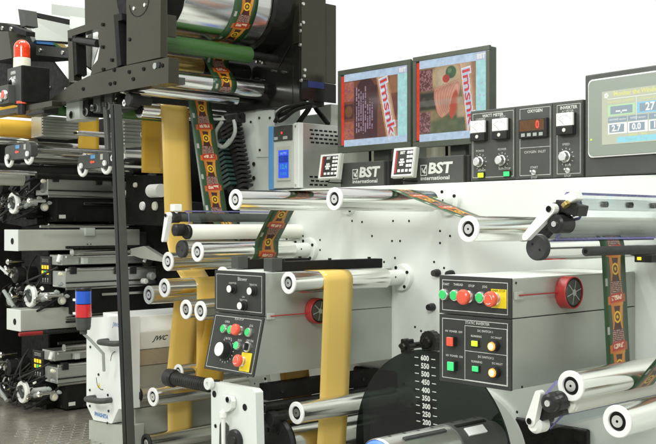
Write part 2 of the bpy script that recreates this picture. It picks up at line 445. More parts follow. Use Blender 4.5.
# dark recess plates low on the frame
p0 = P(394, 372, Y=-.03)
MB().box((P(352, 400, Y=-.03).x, -.03, 0), (p0.x, -.002, p0.z), 'black').build('recess_plate', t, .02, 4)
p1 = P(440, 404, Y=-.02)
MB().box((p0.x+.004, -.02, 0), (-1.93, -.002, p1.z), 'blackmetal').build('recess_plate', t, .01, 3)
p2 = P(478, 452, Y=0)
MB().lathe((p2.x, 0, p2.z), (0, -1, 0), [(0, .25), (.018, .25), (.022, .24), (.022, 0)], 'panel', 64).build('round_boss', t, 0)

# ================================================================== ROLLERS ON THE RIGHT AND MIDDLE
rA = roller('silver roller under the blue-edged controller, print strip over its far half', 235, 199.6)
rB = roller('silver roller below the two logo consoles, its flange by the second console', 334, 199)
rC = roller('silver roller whose white-ringed end hangs below the meter panel', 468, 229)
rD = roller('chrome nip roller with black rubber end cap and print strip hanging down', 536.7, 247.6, solid=True, shell='chrome', cap='rubber', name='nip_roller', group=None, flange=False)
rE = roller('silver roller at lower right, upper of two beneath the steel control box side', 570.5, 386, R=.042)
rF = roller('lowest silver roller in the bottom right corner', 617, 421.5, R=.043)
rG = roller('silver roller across the left control box with an amber strip over it', 288, 283)
rH = roller('silver roller low down in front of the hanging amber strip, running into the dark disc', 296, 413)
rI = roller('silver roller with white ring just right of the charcoal-ended one', 197, 252)
rJ = roller('silver roller with charcoal rubber end left of the print strip', 181, 249, solid=True, shell='chrome', cap='rubber', name='nip_roller', group=None)
rK = roller('white rubber roller beside the small white clamp lever', 186, 232, R=.033, solid=True, shell='rubbercream', cap='blackmetal', name='rubber_roller', group=None, flange=False)

# ------------------------------------------------------------------ webs in the middle and right
YT = (-.478, -.327); YP = (-.350, -.220)
def A(c, R, a0, a1, Y, n=14): return [(x, z, *Y) for x, z in arc(c.location.x, c.location.z, R, a0, a1, n)]
R_ = .0408
strip('amber_strip', [(-3.30, rG.location.z+.035, *YT)]+A(rG, R_, 95, -5, YT)+[(-2.80, P(313, 400, Y=-.4).z, *YT), (-2.838, ZC-1.08, *YT)],
      'tan', 'amber film strip draped over the roller and hanging past the left control box', 'film strip')
LX = A(rI, R_, -120, 15, YP)+[(-3.352, ZC-.07, *YP), (-3.25, P(281, 211, X=-3.25).z, *YP)]+A(rA, R_, 172, 90, YP)
strip('printed_strip', LX+A(rB, .0412, 95, 72, YP)+A(rC, R_, 252, 300, YP)+[(-1.80, rD.location.z+.06, *YP)]+A(rD, R_, 120, 0, YP)
      + [(-1.652, P(621, 363, X=-1.65).z, *YP)]+A(rE, .0428, 195, 310, YP)+[(-1.49, ZC-.385, *YP), (-1.30, ZC-.15, *YP)],
      'printed', 'green and orange printed film slanting past the middle rollers to the right nip roller', 'film strip', None, .06)

# ================================================================== MONITORS
def screen_frame(fr, TL, TR, BL):
    a = fr.hit(*TL); c = fr.hit(*TR); d = fr.hit(*BL); return a, c, d
import numpy as np
def vnoise(x, y, seed, f):
    rs = np.random.RandomState(seed); g = rs.rand(96, 96)
    x = (x*f) % 95; y = (y*f) % 95; i = x.astype(int); j = y.astype(int); a = x-i; b = y-j
    a = a*a*(3-2*a); b = b*b*(3-2*b)
    return (g[i, j]*(1-a)+g[i+1, j]*a)*(1-b)+(g[i, j+1]*(1-a)+g[i+1, j+1]*a)*b
def picture(fr, x0, x1, y0, y1, h, which, sx):
    "what the screen shows: a grid of coloured points, one warm packaging picture"
    NXp, NYp = 190, 170
    U, V = np.meshgrid((np.arange(NXp)+.5)/NXp, (np.arange(NYp)+.5)/NYp, indexing='ij')
    a = U*.815+.045; c = V*.81+.09                       # screen coordinates
    n1 = vnoise(U, V, 1, 9)*.6+vnoise(U, V, 2, 23)*.3+vnoise(U, V, 3, 60)*.1
    n2 = vnoise(U, V, 4, 14); n3 = vnoise(U, V, 5, 80)
    img = np.zeros((NXp, NYp, 3))
    def put(mask, col, k=1.0):
        m_ = np.clip(mask, 0, 1)[..., None]*k
        img[:] = img*(1-m_)+np.array(col)*m_
    soft = lambda d, w=.012: np.clip(.5-d/w, 0, 1)
    ell = lambda cx, cy, rx, ry, an=0: np.sqrt((((a-cx)*np.cos(an)+(c-cy)*np.sin(an))/rx)**2+((-(a-cx)*np.sin(an)+(c-cy)*np.cos(an))/ry)**2)-1
    box = lambda p, q, r, s_: np.maximum(np.maximum(p-a, a-q), np.maximum(r-c, c-s_))
    if which == 0:
        put(np.ones_like(a), (.20, .085, .05)); put(n1, (.34, .15, .07), .7)
        put(soft(np.minimum(box(.21, .56, .10, .80), ell(.385, .55, .185, .37))), (.085, .016, .030)); put(soft(box(.21, .56, .09, .9), .3)*n1, (.15, .03, .04), .5)
        for q in ((.05, .20, .62, .88), (.05, .20, .10, .34)):
            put(soft(box(*q)), (.50, .20, .11)); put(soft(box(*q))*(n3 > .52)*(vnoise(U, V, 8, 34) > .42), (.30, .12, .20), .8)
        put(soft(box(.05, .19, .38, .58)), (.12, .03, .05)); put(soft(ell(.12, .48, .06, .08), .3), (.30, .17, .05), .8)
        for i in range(8):
            w_ = .0075; xx = .245+.034*i; lo, hi = (.16+.02*((i*7) % 3), .80-.03*((i*5) % 4)) if i < 5 else (.22, .62-.04*(i % 2))
            put(soft(np.abs(a-xx)-w_, .006)*(c > lo)*(c < hi)*(vnoise(V, U*0+i*.13, 20+i, 55) > .36), (.52, .46, .60), .85)
        put(soft(box(.76, .86, .10, .30)), (.55, .30, .22)); put(soft(ell(.80, .48, .08, .14), .3), (.20, .05, .03)); put(soft(box(.74, .86, .66, .90)), (.42, .24, .12)); put(soft(box(.76, .86, .12, .28))*(n3 > .5), (.35, .14, .20), .7)
    else:
        put(np.ones_like(a), (.22, .19, .09)); put(n1, (.40, .33, .17), .8)
        put(soft(.28-c+.03*np.sin(a*9) if False else c-.27+.03*np.sin(a*9), .05), (.09, .14, .06)); put((c < .27)*n2, (.26, .28, .12), .6)
        put(soft(box(.05, .42, .38, .60), .05), (.035, .035, .03)); put(soft(ell(.20, .48, .14, .07), .4)*n2, (.16, .14, .08))
        put(soft(ell(.45, .76, .22, .20), .25), (.56, .48, .30)); put(soft(ell(.42, .72, .10, .16, .4), .3), (.66, .60, .44), .7)
        for k in range(7):
            d = ell(.34+.036*k, .46+.012*k, .062, .19, .25-.10*k)
            put(soft(d, .10), (.52-.02*k, .20+.012*(k % 3), .14)); put(soft(d+.22, .22), (.72, .42, .32)); put(soft(np.abs(d+.08)-.05, .08), (.78, .60, .44), .6)
        put(soft(ell(.55, .42, .05, .17, -.2), .2), (.55, .12, .05))
        put(soft(ell(.51, .81, .075, .075), .15), (.06, .17, .07)); put(soft(ell(.49, .83, .03, .03), .5), (.22, .38, .20), .7); put(soft(ell(.44, .74, .05, .05), .2), (.50, .06, .04))
        for q in ((.05, .24, .62, .88), (.05, .21, .10, .36)):
            put(soft(box(*q)), (.17, .06, .06)); put(soft(box(*q))*(n3 > .48)*(vnoise(U, V, 8, 34) > .40), (.46, .28, .30), .8)
        put(soft(box(.74, .86, .26, .90)), (.42, .26, .13)); put(soft(box(.60, .72, .26, .5), .03), (.50, .42, .28)); put(soft(box(.045, .86, .43, .50), .004), (.45, .55, .56), .22)
    # slanting label band with stripes
    tt = (.90-c)/.78
    eL = sx[0][0]+(sx[3][0]-sx[0][0])*tt; eR = sx[1][0]+(sx[2][0]-sx[1][0])*tt; w_ = (a-eL)/(eR-eL)
    inb = (w_ > 0)*(w_ < 1)
    put(inb*1.0, (.60, .48, .32)); put(inb*np.clip(1-np.abs(w_-.06)*18, 0, 1), (.55, .24, .10)); put(inb*np.clip(1-np.abs(w_-.94)*18, 0, 1), (.50, .17, .09)); put(inb*np.clip(1-np.abs(w_-.16)*24, 0, 1), (.74, .64, .46))
    img = img*(.80+.40*n1[..., None]); img = np.clip(img, 0, 1)**1.3*np.array([1.0, .90, .88])+.012
    vs = [fr.pt(x0+(x1-x0)*i/(NXp-1), y0+(y1-y0)*j/(NYp-1), h) for i in range(NXp) for j in range(NYp)]
    fs = [(i*NYp+j, (i+1)*NYp+j, (i+1)*NYp+j+1, i*NYp+j+1) for i in range(NXp-1) for j in range(NYp-1)]
    me = bpy.data.meshes.new('picture'); me.from_pydata([tuple(p) for p in vs], [], fs)
    at = me.color_attributes.new('shown', 'FLOAT_COLOR', 'POINT')
    at.data.foreach_set('color', np.concatenate([img.reshape(-1, 3), np.ones((NXp*NYp, 1))], 1).astype(np.float32).ravel())
    if 'screenpicture' not in MATS:
        m = bpy.data.materials.new('screenpicture'); m.use_nodes = True; x = NX(m); b_ = x.bsdf()
        nd = x.n.new('ShaderNodeAttribute'); nd.attribute_name = 'shown'
        x.l.new(nd.outputs['Color'], b_.inputs['Emission Color']); b_.inputs['Emission Strength'].default_value = .86; b_.inputs['Base Color'].default_value = (.02, .02, .02, 1); b_.inputs['Roughness'].default_value = .16
        MATS['screenpicture'] = m
    me.materials.append(MATS['screenpicture'])
    o = bpy.data.objects.new('picture', me); COL.objects.link(o); return o
def monitor(label, u0, u1, Ym, vt0, vb0, hidden_stand, which):
    o = P(u0, vb0, Y=Ym); q = P(u1, vb0, Y=Ym); top = P(u0, vt0, Y=Ym)
    W = q.x-o.x; H = top.z-o.z
    t = thing('monitor', label, 'monitor', (o.x+W/2, Ym, ZT), 'twin inspection monitors')
    fr = front(o)
    bz = W*.062
    b = MB()
    b.obox(fr, 0, W, 0, bz, -.012, 0, 'bezel'); b.obox(fr, 0, W, H-bz*.8, H, -.012, 0, 'bezel')
    b.obox(fr, 0, bz*.75, bz, H-bz*.8, -.012, 0, 'bezel'); b.obox(fr, W-bz*.75, W, bz, H-bz*.8, -.012, 0, 'bezel')
    b.build('bezel', t, .002)
    MB().obox(fr, .003, W-.003, .003, H-.003, -.05, -.0125, 'bezel').build('back_cover', t, .004)
    s = MB(); x0, x1, y0, y1 = bz*.75, W-bz*.75, bz, H-bz*.8
    w, h = x1-x0, y1-y0
    X = lambda a: x0+w*a
    Yy = lambda a: y0+h*a
    hh = -.004
    def Q(a0, a1, b0, b1, m, k=1): s.quad(fr, X(a0), X(a1), Yy(b0), Yy(b1), hh+.0003*k, m)
    Q(0, 1, 0, 1, 's_dark', 0)
    Q(0, .045, .02, .98, 's_red'); Q(.045, .86, .90, 1, 's_lightblue'); Q(.045, 1, 0, .09, 's_lightblue'); Q(.86, 1, .09, .90, 's_cyan'); Q(.86, 1, .90, 1, 's_outline')
    s.text(fr, X(.93), Yy(.945), 'BST', h*.075, 's_white', hh+.0008, bold=.002)
    for k in range(5): Q(.87, .99, .22+.13*k, .223+.13*k, 's_lightblue', 2)
    for (a, c) in ((.93, .62), (.91, .48), (.955, .47), (.92, .34)): Q(a, a+.02, c, c+.025, 's_outline', 3)
    if which == 0: sx = ((.545, .90), (.715, .90), (.86, .12), (.69, .12))
    else: sx = ((.62, .90), (.80, .90), (.86, .12), (.72, .12))
    ang = math.atan2((.12-.90)*h, (sx[3][0]-sx[0][0])*w)
    mx = (sx[0][0]+sx[1][0]+sx[2][0]+sx[3][0])/4
    word = 'Imsnk' if which == 0 else 'Imsnk'
    for bold, mm, k in ((.0062, 's_white', 7), (.0036, 's_outline', 8), (.0006, 's_letter', 9)):
        s.text(fr, X(mx)+.004, Yy(.50), word, w*.150, mm, hh+.0003*k, rot=ang, wide=1.72, bold=bold)
    s.build('screen', t)
    pic = picture(fr, X(.045), X(.86), Yy(.09), Yy(.90), hh+.0004, which, sx)
    pic.parent = t; pic.location = -t.location
    # neck and foot behind the console
    MB().obox(fr, W*.40, W*.60, ZT-o.z+.004, .05, -.075, -.051, 'bezel').build('stand', t, .003)
    MB().obox(fr, W*.25, W*.75, ZT-o.z+.001, ZT-o.z+.016, -.13, -.03, 'bezel').build('foot', t, .003)
    return t
monitor('left one of the twin monitors, dark label with rows of text on screen', 337.6, 410.5, .14, 71, 153.5, 0, 0)
monitor('right one of the twin monitors, a picture of food on its screen', 412.6, 489.5, .135, 57.5, 148.5, 0, 1)
t = thing('cable_duct', 'pale cream duct seen in the gap under the twin monitors', 'cable duct', (-2.7, .27, ZT))
MB().box((-3.45, .285, ZT+.002), (-2.05, .40, ZT+.26), 'lightgrey').build('duct', t, .004)
for ua, ub in ((371.5, 381.5), (427, 463)):
    MB().box((P(ua, 158, Y=.28).x, .276, ZT+.004), (P(ub, 158, Y=.28).x, .2835, ZT+.25), 'cream').build('label_plate', t, .001)
for ua in (370.5, 447):
    p = P(ua, 158, Y=.228); MB().tube([(p.x, .226, ZT+.002), (p.x+.004, .222, ZT+.12), (p.x-.002, .226, ZT+.255)], .006, 'black', 8).build('cable', t)

# ------------------------------------------------------------------ logo consoles
def console(label, u0, u1, v0, vb, v1t, us):
    Yc = .045
    o = P(u0, vb, Y=Yc); o.z = ZT+.002; q = P(u1, vb, Y=Yc); zt = P((u0+u1)/2, (v0+v1t)/2, Y=Yc).z
    W = q.x-o.x; H = zt-o.z
    t = thing('console', label, 'console', (o.x+W/2, Yc, ZT), 'grey logo consoles on top of the press')
    fr = front(o)
    MB().obox(fr, 0, W, 0, H, -.10, 0, 'charcoal').build('body', t, .003)
    MB().obox(fr, W+.001, W+.022, .002, H*.98, -.098, -.012, 'plastic').build('end_cover', t, .002)
    b = MB(); s = H/.098
    lx, ly = W*.29, H*.31
    w = .032*s
    b.border(fr, lx, lx+w, ly, ly+w*1.25, .003*s, .0006, 'ink')
    b.line(fr, lx+.008*s, ly+.028*s, lx+.013*s, ly+.012*s, .005*s, .0008, 'ink'); b.line(fr, lx+.013*s, ly+.012*s, lx+.031*s, ly+.037*s, .006*s, .001, 'ink')
    b.disc(fr, lx+.021*s, ly+.012*s, .005*s, .0009, 'ink', 14)
    b.text(fr, lx+w+.004*s, ly+.024*s, 'BST', .054*s, 'ink', .0007, 'LEFT', bold=.0024, shear=.12, wide=1.28)
    b.text(fr, lx, ly-.010*s, 'international', .0205*s, 'ink', .0007, 'LEFT', bold=.0004, wide=1.35)
    b.build('lettering', t)
    return t
console('left grey console with white logo lettering, behind the first keypad', 340.5, 383.5, 163.2, 184, 160.5, 389)
console('right grey console with white logo lettering, next to the meter panel', 404, 463.5, 158.5, 183.5, 155, 470)

def keypad(label, c):
    Y0 = -.012
    o = P(*c[3], Y=Y0); o.z = max(o.z, ZT+.003); q = P(*c[2], Y=Y0); top = P(*c[0], Y=Y0)
    W = q.x-o.x; H = top.z-o.z
    t = thing('keypad', label, 'keypad', (o.x+W/2, Y0, ZT), 'white remote keypads leaning on the consoles')
    fr = Fr(o, (1, 0, 0), (0.0, .16, 1))
    MB().obox(fr, 0, W, 0, H, -.022, 0, 'lightgrey').build('housing', t, .003)
    b = MB(); b.obox(fr, W*.04, W*.95, H*.05, H*.96, .0003, .002, 'ringwhite'); b.build('rim', t, .0008)
    b = MB(); b.quad(fr, W*.14, W*.91, H*.10, H*.91, .0024, 'panelface'); b.quad(fr, W*.14, W*.23, H*.14, H*.88, .0028, 'red')
    b.text(fr, W*.45, H*.82, 'BST', H*.13, 'ink', .003, bold=.001)
    b.build('face_plate', t)
    b = MB()
    pts = [(.37+.17*i, .22) for i in range(4)]+[(.72, .38), (.85, .38), (.72, .53), (.85, .53), (.72, .68), (.85, .68), (.72, .82), (.85, .82)]
    for a, c_ in pts: b.obox(fr, W*(a-.05), W*(a+.05), H*(c_-.045), H*(c_+.045), .0025, .0055, 'ringwhite')
    for k in range(6):
        a = k*PI/3; b.lathe(fr.pt(W*(.46+.085*math.cos(a)), H*(.50+.10*math.sin(a)), .0025), fr.n, [(0, W*.035), (.003, W*.035), (.003, 0)], 'ringwhite', 10)
    b.lathe(fr.pt(W*.46, H*.5, .0025), fr.n, [(0, W*.045), (.003, W*.045), (.003, 0)], 'ringwhite', 12)
    b.build('buttons', t)
    b = MB(); a = fr.pt(W*.55, 0, -.006)
    b.tube([a, a+Vector((0, -.008, -.012)), a+Vector((.015, .02, -.014)), a+Vector((.03, .06, -.0135))], .003, 'black', 8); b.build('cord', t)
keypad('white keypad with red stripe between vented box and left console', ((320, 153.8), (340.7, 153), (338, 179.7), (317.5, 180)))
keypad('white keypad with red stripe between the two logo consoles', ((393, 147.5), (415.6, 147.5), (413, 177.7), (390.5, 178)))

# ================================================================== METER PANEL
Yp = .02
o = P(470.5, 184, Y=Yp); o.z = ZT+.004
q = P(583, 180, Y=Yp); tp = P(470.5, 111.8, Y=Yp)
W, H = q.x-o.x, P(528, 105.2, Y=Yp).z-o.z
fr = front(o)
t = thing('meter_panel', 'charcoal instrument panel with three white needle meters and red digit display', 'instrument panel', (o.x+W/2, Yp, ZT))
MB().obox(fr, 0, W, 0, H, -.20, -.001, 'charcoal').build('housing', t, .002)
xs = [fr.hit(u, 145)[0] for u in (471.5, 515.5, 518.5, 552.5, 555.5, 582.6)]
titles = ['WATT METER', 'OXYGEN', 'INVERTER']
for k in range(3):
    x0, x1 = xs[2*k]+.002, xs[2*k+1]-.001
    fp = MB(); fp.obox(fr, x0, x1, .004, H-.004, -.0008, .002, 'charcoal')
    fb = MB()
    fb.border(fr, x0+.006, x1-.006, .012, H-.012, .0016, .0026, 'ink')
    if k == 1: fb.quad(fr, x0+.006, x1-.006, H*.42, H*.42+.0016, .0028, 'ink'); fb.text(fr, (x0+x1)/2, H*.36, 'OXYGEN  INLET', .013, 'ink', .0027)
    fb.text(fr, (x0+x1)/2, H-.024, titles[k], .016, 'ink', .0027, bold=.0004)
    g = fp.build('face_plate', t, .0008); fb.build('lettering', g)
def meter(u, v, lab):
    x, y = fr.hit(u, v)
    w, hh = .072, .062
    m = MB(); m.obox(fr, x-w/2, x+w/2, y-.037, y+.040, .0022, .012, 'plastic')
    g = m.build('meter', t, .002)
    d = MB(); d.obox(fr, x-w/2+.002, x+w/2-.002, y-.006, y+.040, .0122, .0235, 'meterwhite')
    h2 = .0239
    for k in range(9):
        a = math.radians(140-100*k/8); d.line(fr, x+.030*math.cos(a), y-.002+.030*math.sin(a), x+.035*math.cos(a), y-.002+.035*math.sin(a), .0012, h2, 'black')
    d.line(fr, x, y-.003, x-.022, y+.018, .0012, h2, 'black')
    d.build('dial', g, .002)
    MB().obox(fr, x-w/2+.001, x+w/2-.001, y-.037, y-.007, .0122, .0245, 'plastic').build('cover', g, .002)
    MB().lathe(fr.pt(x, y-.021, .0246), fr.n, [(0, .007), (.002, .007), (.002, 0)], 'ink', 14).build('screw', g)
    e = MB(); e.text(fr, x, y+.047, lab, .0105, 'ink', .0026); e.build('caption', g)
meter(481, 131.6, 'CURRENT'); meter(503, 129.6, 'VOLT'); meter(568, 124.5, 'AC METER')
x, y = fr.hit(535, 128.2)
g = MB().obox(fr, x-.062, x+.062, y-.036, y+.034, .0022, .016, 'plastic').build('digital_display', t, .002)
d = MB(); d.quad(fr, x-.058, x+.050, y-.010, y+.030, .0164, 'displaybrown'); d.text(fr, x+.022, y+.010, '0', .040, 'ledred', .017, bold=.0008, wide=.8)
d.build('readout', g)
d = MB()
for k in range(4): d.obox(fr, x-.048+k*.026, x-.032+k*.026, y-.030, y-.018, .0163, .019, 'cablegrey')
d.build('keys', g)
def ticked_knob(u, v, r=.019, lab=''):
    x, y = fr.hit(u, v)
    g = MB().knob(fr, x, y, [(.002, 0), (.002, r*1.05), (.010, r*1.05), (.012, r*.92), (.028, r*.82, 'alu'), (.030, r*.7, 'alu'), (.030, 0, 'alu')], 'alu').build('knob', t)
    d = MB()
    for k in range(11):
        a = math.radians(-60+300*k/10-60); d.line(fr, x+r*1.35*math.cos(a), y+r*1.35*math.sin(a), x+r*1.65*math.cos(a), y+r*1.65*math.sin(a), .0022, .0027, 'ink')
    if lab: d.text(fr, x, y+r*2.2, lab, .0115, 'ink', .0027)
    d.build('scale', g)
ticked_knob(480.5, 162, lab='POWER'); ticked_knob(502.5, 160.5, lab='POWER'); ticked_knob(566.5, 156.8, .020, 'SPEED')
def lamp_button(fr, u, v, w, h, m, t, deep=.012, name='lamp_button'):
    x, y = fr.hit(u, v)
    g = MB().obox(fr, x-w/2-.003, x+w/2+.003, y-h/2-.003, y+h/2+.003, .0022, deep*.6, 'plastic').build(name, t, .001)
    MB().obox(fr, x-w/2, x+w/2, y-h/2, y+h/2, deep*.6+.0003, deep, m).build('lens', g, .0015)
lamp_button(fr, 482.2, 175.3, .026, .018, 'limelit', t); lamp_button(fr, 508, 174, .026, .018, 'greenlit', t)
def toggle(u, v):
    x, y = fr.hit(u, v)
    g = MB().knob(fr, x, y, [(.002, .011), (.007, .010), (.007, .006), (.012, .005), (.012, 0)], 'alu', 16).build('toggle_switch', t)
    MB().tube([fr.pt(x, y, .010), fr.pt(x+.004, y+.004, .030)], .0035, 'alu', 8).build('lever', g)
toggle(534.5, 172.5); toggle(568.5, 170.5)
d = MB()
for u, v, s in ((534.5, 167.5, 'START'), (534.5, 177.5, 'STOP'), (568.5, 165.2, 'RUN'), (568, 176, 'STOP'), (482, 170.5, 'ALARM'), (505, 168.8, 'RUN STOP')):
    x, y = fr.hit(u, v); d.text(fr, x, y, s, .0115, 'ink', .0027)
d.build('caption', t)

# ================================================================== TOUCH SCREEN BOX
o = P(585, 180, Y=Yp); o.z = ZT+.003
ex = Vector((1, -.10, 0)).normalized()
fr = Fr(o, ex, (0, 0, 1))
W = fr.hit(694, 150)[0]; H = fr.hit(586, 75.3)[1]
t = thing('touch_panel', 'grey box with a lit touch screen of numbers at the right edge', 'touch panel', (o.x+W/2, Yp, ZT))
MB().obox(fr, 0, W, 0, H, -.16, 0, 'charcoal').build('housing', t, .004)
a = fr.hit(590, 80.5); c = fr.hit(590, 158)
x0, y1 = a; y0 = c[1]; x1 = fr.hit(688, 150)[0]
def rrect(fr, x0, x1, y0, y1, r, n=6):
    pts = []
    for cx, cy, a0 in ((x1-r, y1-r, 0), (x0+r, y1-r, 90), (x0+r, y0+r, 180), (x1-r, y0+r, 270)):
        for k in range(n+1):
            an = math.radians(a0+90*k/n); pts.append((cx+r*math.cos(an), cy+r*math.sin(an)))
    return pts
for (ins, h0, h1, m, nm) in ((0, .0005, .010, 'ringwhite', 'trim'), (.005, .0102, .014, 'bezelpale', 'screen_bezel')):
    pts = rrect(fr, x0+ins, x1-ins, y0+ins, y1-ins, .018)
    MB().prism([fr.pt(p[0], p[1], h0) for p in pts], fr.n*(h1-h0), m).build(nm, t, .0015)
s = MB()
H0 = .0146
fsc = Fr(fr.pt(0, 0, H0), fr.ex, fr.ey)
sc = lambda u, v: fsc.hit(u, v)
sx0, sy1 = sc(602, 92); sy0 = sc(603, 145)[1]; sx1 = sc(673.5, 120)[0]
s.quad(fr, sx0, sx1, sy0, sy1, H0, 's_hmibg')
sw, sh = sx1-sx0, sy1-sy0
def Q(a0, a1, b0, b1, m, k=1): s.quad(fr, sx0+sw*a0, sx0+sw*a1, sy0+sh*b0, sy0+sh*b1, H0+.0003*k, m)
def T(a, b, st, size, m, k=3, al='CENTER', **kw): s.text(fr, sx0+sw*a, sy0+sh*b, st, size, m, H0+.0003*k, al, **kw)
T(.50, .93, 'Monitor the Winding', .021, 's_hmiyellow', bold=.0006)
for k in range(5):
    an = k*2*PI/5; Q(.055+.02*math.cos(an), .078+.02*math.cos(an), .90+.035*math.sin(an), .935+.035*math.sin(an), 's_hmiwhite', 3)
Q(.08, .97, .843, .852, 's_hmiwhite'); Q(.495, .50, .40, .852, 's_hmiwhite', 2)
T(.28, .79, 'Diameter of UNWIND', .0112, 's_hmiyellow'); T(.74, .79, 'Diameter of REWIND', .0112, 's_hmiyellow')
Q(.09, .48, .53, .73, 's_hmigreen'); Q(.125, .445, .555, .705, 's_hmibox', 2); T(.285, .62, '--.--', .03, 's_hmiwhite', bold=.001)
Q(.51, .95, .53, .73, 's_hmiblue'); Q(.545, .91, .555, .705, 's_hmibox', 2); T(.72, .63, '271', .036, 's_hmiwhite', bold=.001)
for k, (lab, val) in enumerate((('UNWIND tension', '2.7'), ('INFEED tension', '0.0'), ('REWIND', '1.2'))):
    a = .09+.29*k
    Q(a, a+.275, .40, .505, 's_hmibox'); T(a+.14, .455, lab, .0092, 's_hmiwhite')
    Q(a, a+.275, .19, .39, 's_hmiwhite'); Q(a+.02, a+.235, .215, .365, 's_hmibox', 2); T(a+.12, .29, val, .029, 's_hmiwhite', 3, bold=.001)
T(.52, .155, 'Speed   Time', .013, 's_hmiyellow')
Q(.22, .82, .02, .125, 's_hmicyan'); T(.5, .072, 'Manual   Stop', .016, 's_cyan')
s.build('screen', t)
MB().lathe(fr.pt(*fr.hit(594, 140), .0142), fr.n, [(0, .003), (.0015, .003), (.0015, 0)], 'limelit', 10).build('status_lamp', t)

# ================================================================== RIGHT CONTROL BOX
BX0, BX1, BY = -2.03, -1.762, -.672
zt, zb = P(511, 279.5, X=BX1).z, P(511, 390.5, X=BX1).z
t = thing('control_box', 'steel control box with black face, two rows of buttons and lamps at right', 'control box', ((BX0+BX1)/2, BY/2, zb))
zs = P(512, 319.5, X=BX1).z
MB().box((BX0+.002, BY+.006, zs+.0025), (BX1, -.001, zt), 'boxgrey').build('upper_cover', t, .002)
MB().box((BX0+.002, BY+.006, zb), (BX1, -.001, zs), 'boxgrey').build('lower_cover', t, .002)
MB().box((BX0+.004, BY+.010, zt+.0004), (BX1-.002, -.003, zt+.003), 'panel').build('top_sheet', t)
fr = front((BX0, BY, zb)); W, H = BX1-BX0, zt-zb
ys = zs-zb
fp = MB(); fp.obox(fr, -.002, W+.001, ys+.002, H+.003, -.005, .003, 'panelface'); fp.obox(fr, -.002, W+.001, -.002, ys-.001, -.005, .003, 'panelface')
fp.build('face_plate', t, .0012)
L = MB(); hL = .0034
L.border(fr, .010, W-.010, ys+.012, H-.010, .0018, hL, 'ink'); L.border(fr, .010, W-.010, .010, ys-.012, .0018, hL, 'ink')
ix = fr.hit(465.5, 350)[0]; iy1 = fr.hit(485, 327)[1]; iym = fr.hit(485, 353)[1]
L.border(fr, ix, W-.0125, .012, iy1, .0016, hL+.0002, 'ink'); L.quad(fr, ix+.002, W-.0142, iym, iym+.0016, hL+.0003, 'ink')
def lab(u, v, s, size=.0115): 
    x, y = fr.hit(u, v); L.text(fr, x, y, s, size*.84, 'ink', hL+.0002, bold=.0001)
for u, v, s in ((446.5, 284.2, 'START'), (459, 284.7, 'THREAD'), (472.2, 286, 'STOP'), (485.5, 286.8, 'JOG')): lab(u, v, s)
x, y = fr.hit(498.5, 287.2); 
lab(478, 323.5, 'STATIC INVERTER', .0135)
lab(454.5, 331.5, 'HV  POWER  OFF', .0105); lab(455, 356, 'HV  POWER  ON', .0105)
lab(486, 331.5, 'DC SWITCH 1', .011); lab(486.5, 357.5, 'DC SWITCH 2', .011)
lab(477, 336.3, 'RUNNING', .0105); lab(497, 337.8, 'DC FAULT', .0098); lab(477.5, 361.8, 'RUNNING', .0105); lab(498, 363.8, 'DC FAULT', .0098)
L.build('lettering', t)
def push_button(fr, u, v, cap, t, r=.0145, name='push_button', deep=.018):
    x, y = fr.hit(u, v)
    g = MB().knob(fr, x, y, [(.003, r*1.25), (.010, r*1.22), (.016, r*1.12), (.017, r*1.0), (.013, r*.98), (.013, 0)], 'alu', 32).build(name, t)
    MB().knob(fr, x, y, [(.012, r*.94), (deep, r*.94), (deep+.0015, r*.86), (deep+.0015, 0)], cap, 32).build('cap', g)
def mushroom(fr, u, v, t, estop=False, r=.023):
    x, y = fr.hit(u, v)
    g = MB().knob(fr, x, y, [(.003, r*.8), (.010, r*.78), (.012, r*.6), (.026, r*.6), (.026, 0)], 'alu', 32).build('emergency_stop' if estop else 'stop_button', t)
    MB().knob(fr, x, y, [(.024, r*.55), (.026, r*.98), (.034, r), (.039, r*.93), (.042, r*.75), (.043, 0)], 'redcap', 36).build('mushroom_cap', g)
    if estop:
        d = MB(); cap = Fr(fr.pt(x, y, .0432), fr.ex, fr.ey)
        for a0 in (0, 120, 240):
            for k in range(5):
                a = math.radians(a0+14*k); d.line(cap, r*.60*math.cos(a), r*.60*math.sin(a), r*.60*math.cos(a+.26), r*.60*math.sin(a+.26), .0025, .0004, 'ink')
        d.build('arrow_marks', g)
    return g
push_button(fr, 446.2, 294.4, 'greencap', t); push_button(fr, 457.2, 295.2, 'greencap', t); push_button(fr, 482.8, 297.4, 'greencap', t)
mushroom(fr, 470.2, 296.6, t)
a = fr.hit(492.3, 288.8); c = fr.hit(507.6, 308.8)
MB().obox(fr, a[0], c[0], c[1], a[1], .0036, .006, 'yellow').build('estop_plate', t, .0008)
e = MB(); e.text(fr, (a[0]+c[0])/2, a[1]-.005, 'EMER STOP', .0095, 'black', .0064); e.build('lettering', t)
mushroom(fr, 497.3, 298.6, t, True)
def square_button(fr, u, v, m, t, w=.026):
    x, y = fr.hit(u, v)
    g = MB().obox(fr, x-w*.5, x+w*.5, y-w*.55, y+w*.55, .003, .020, 'plastic').build('square_button', t, .0015)
    MB().obox(fr, x-w*.45, x+w*.45, y-w*.5, y+w*.5, .0203, .025, m).build('lens', g, .0015)
square_button(fr, 454.6, 341, 'redlit', t); square_button(fr, 455.3, 365.5, 'greenlit', t)
lamp_button(fr, 476.5, 343.3, .022, .016, 'limelit', t); lamp_button(fr, 477.2, 368.5, .022, .016, 'greenlit', t)
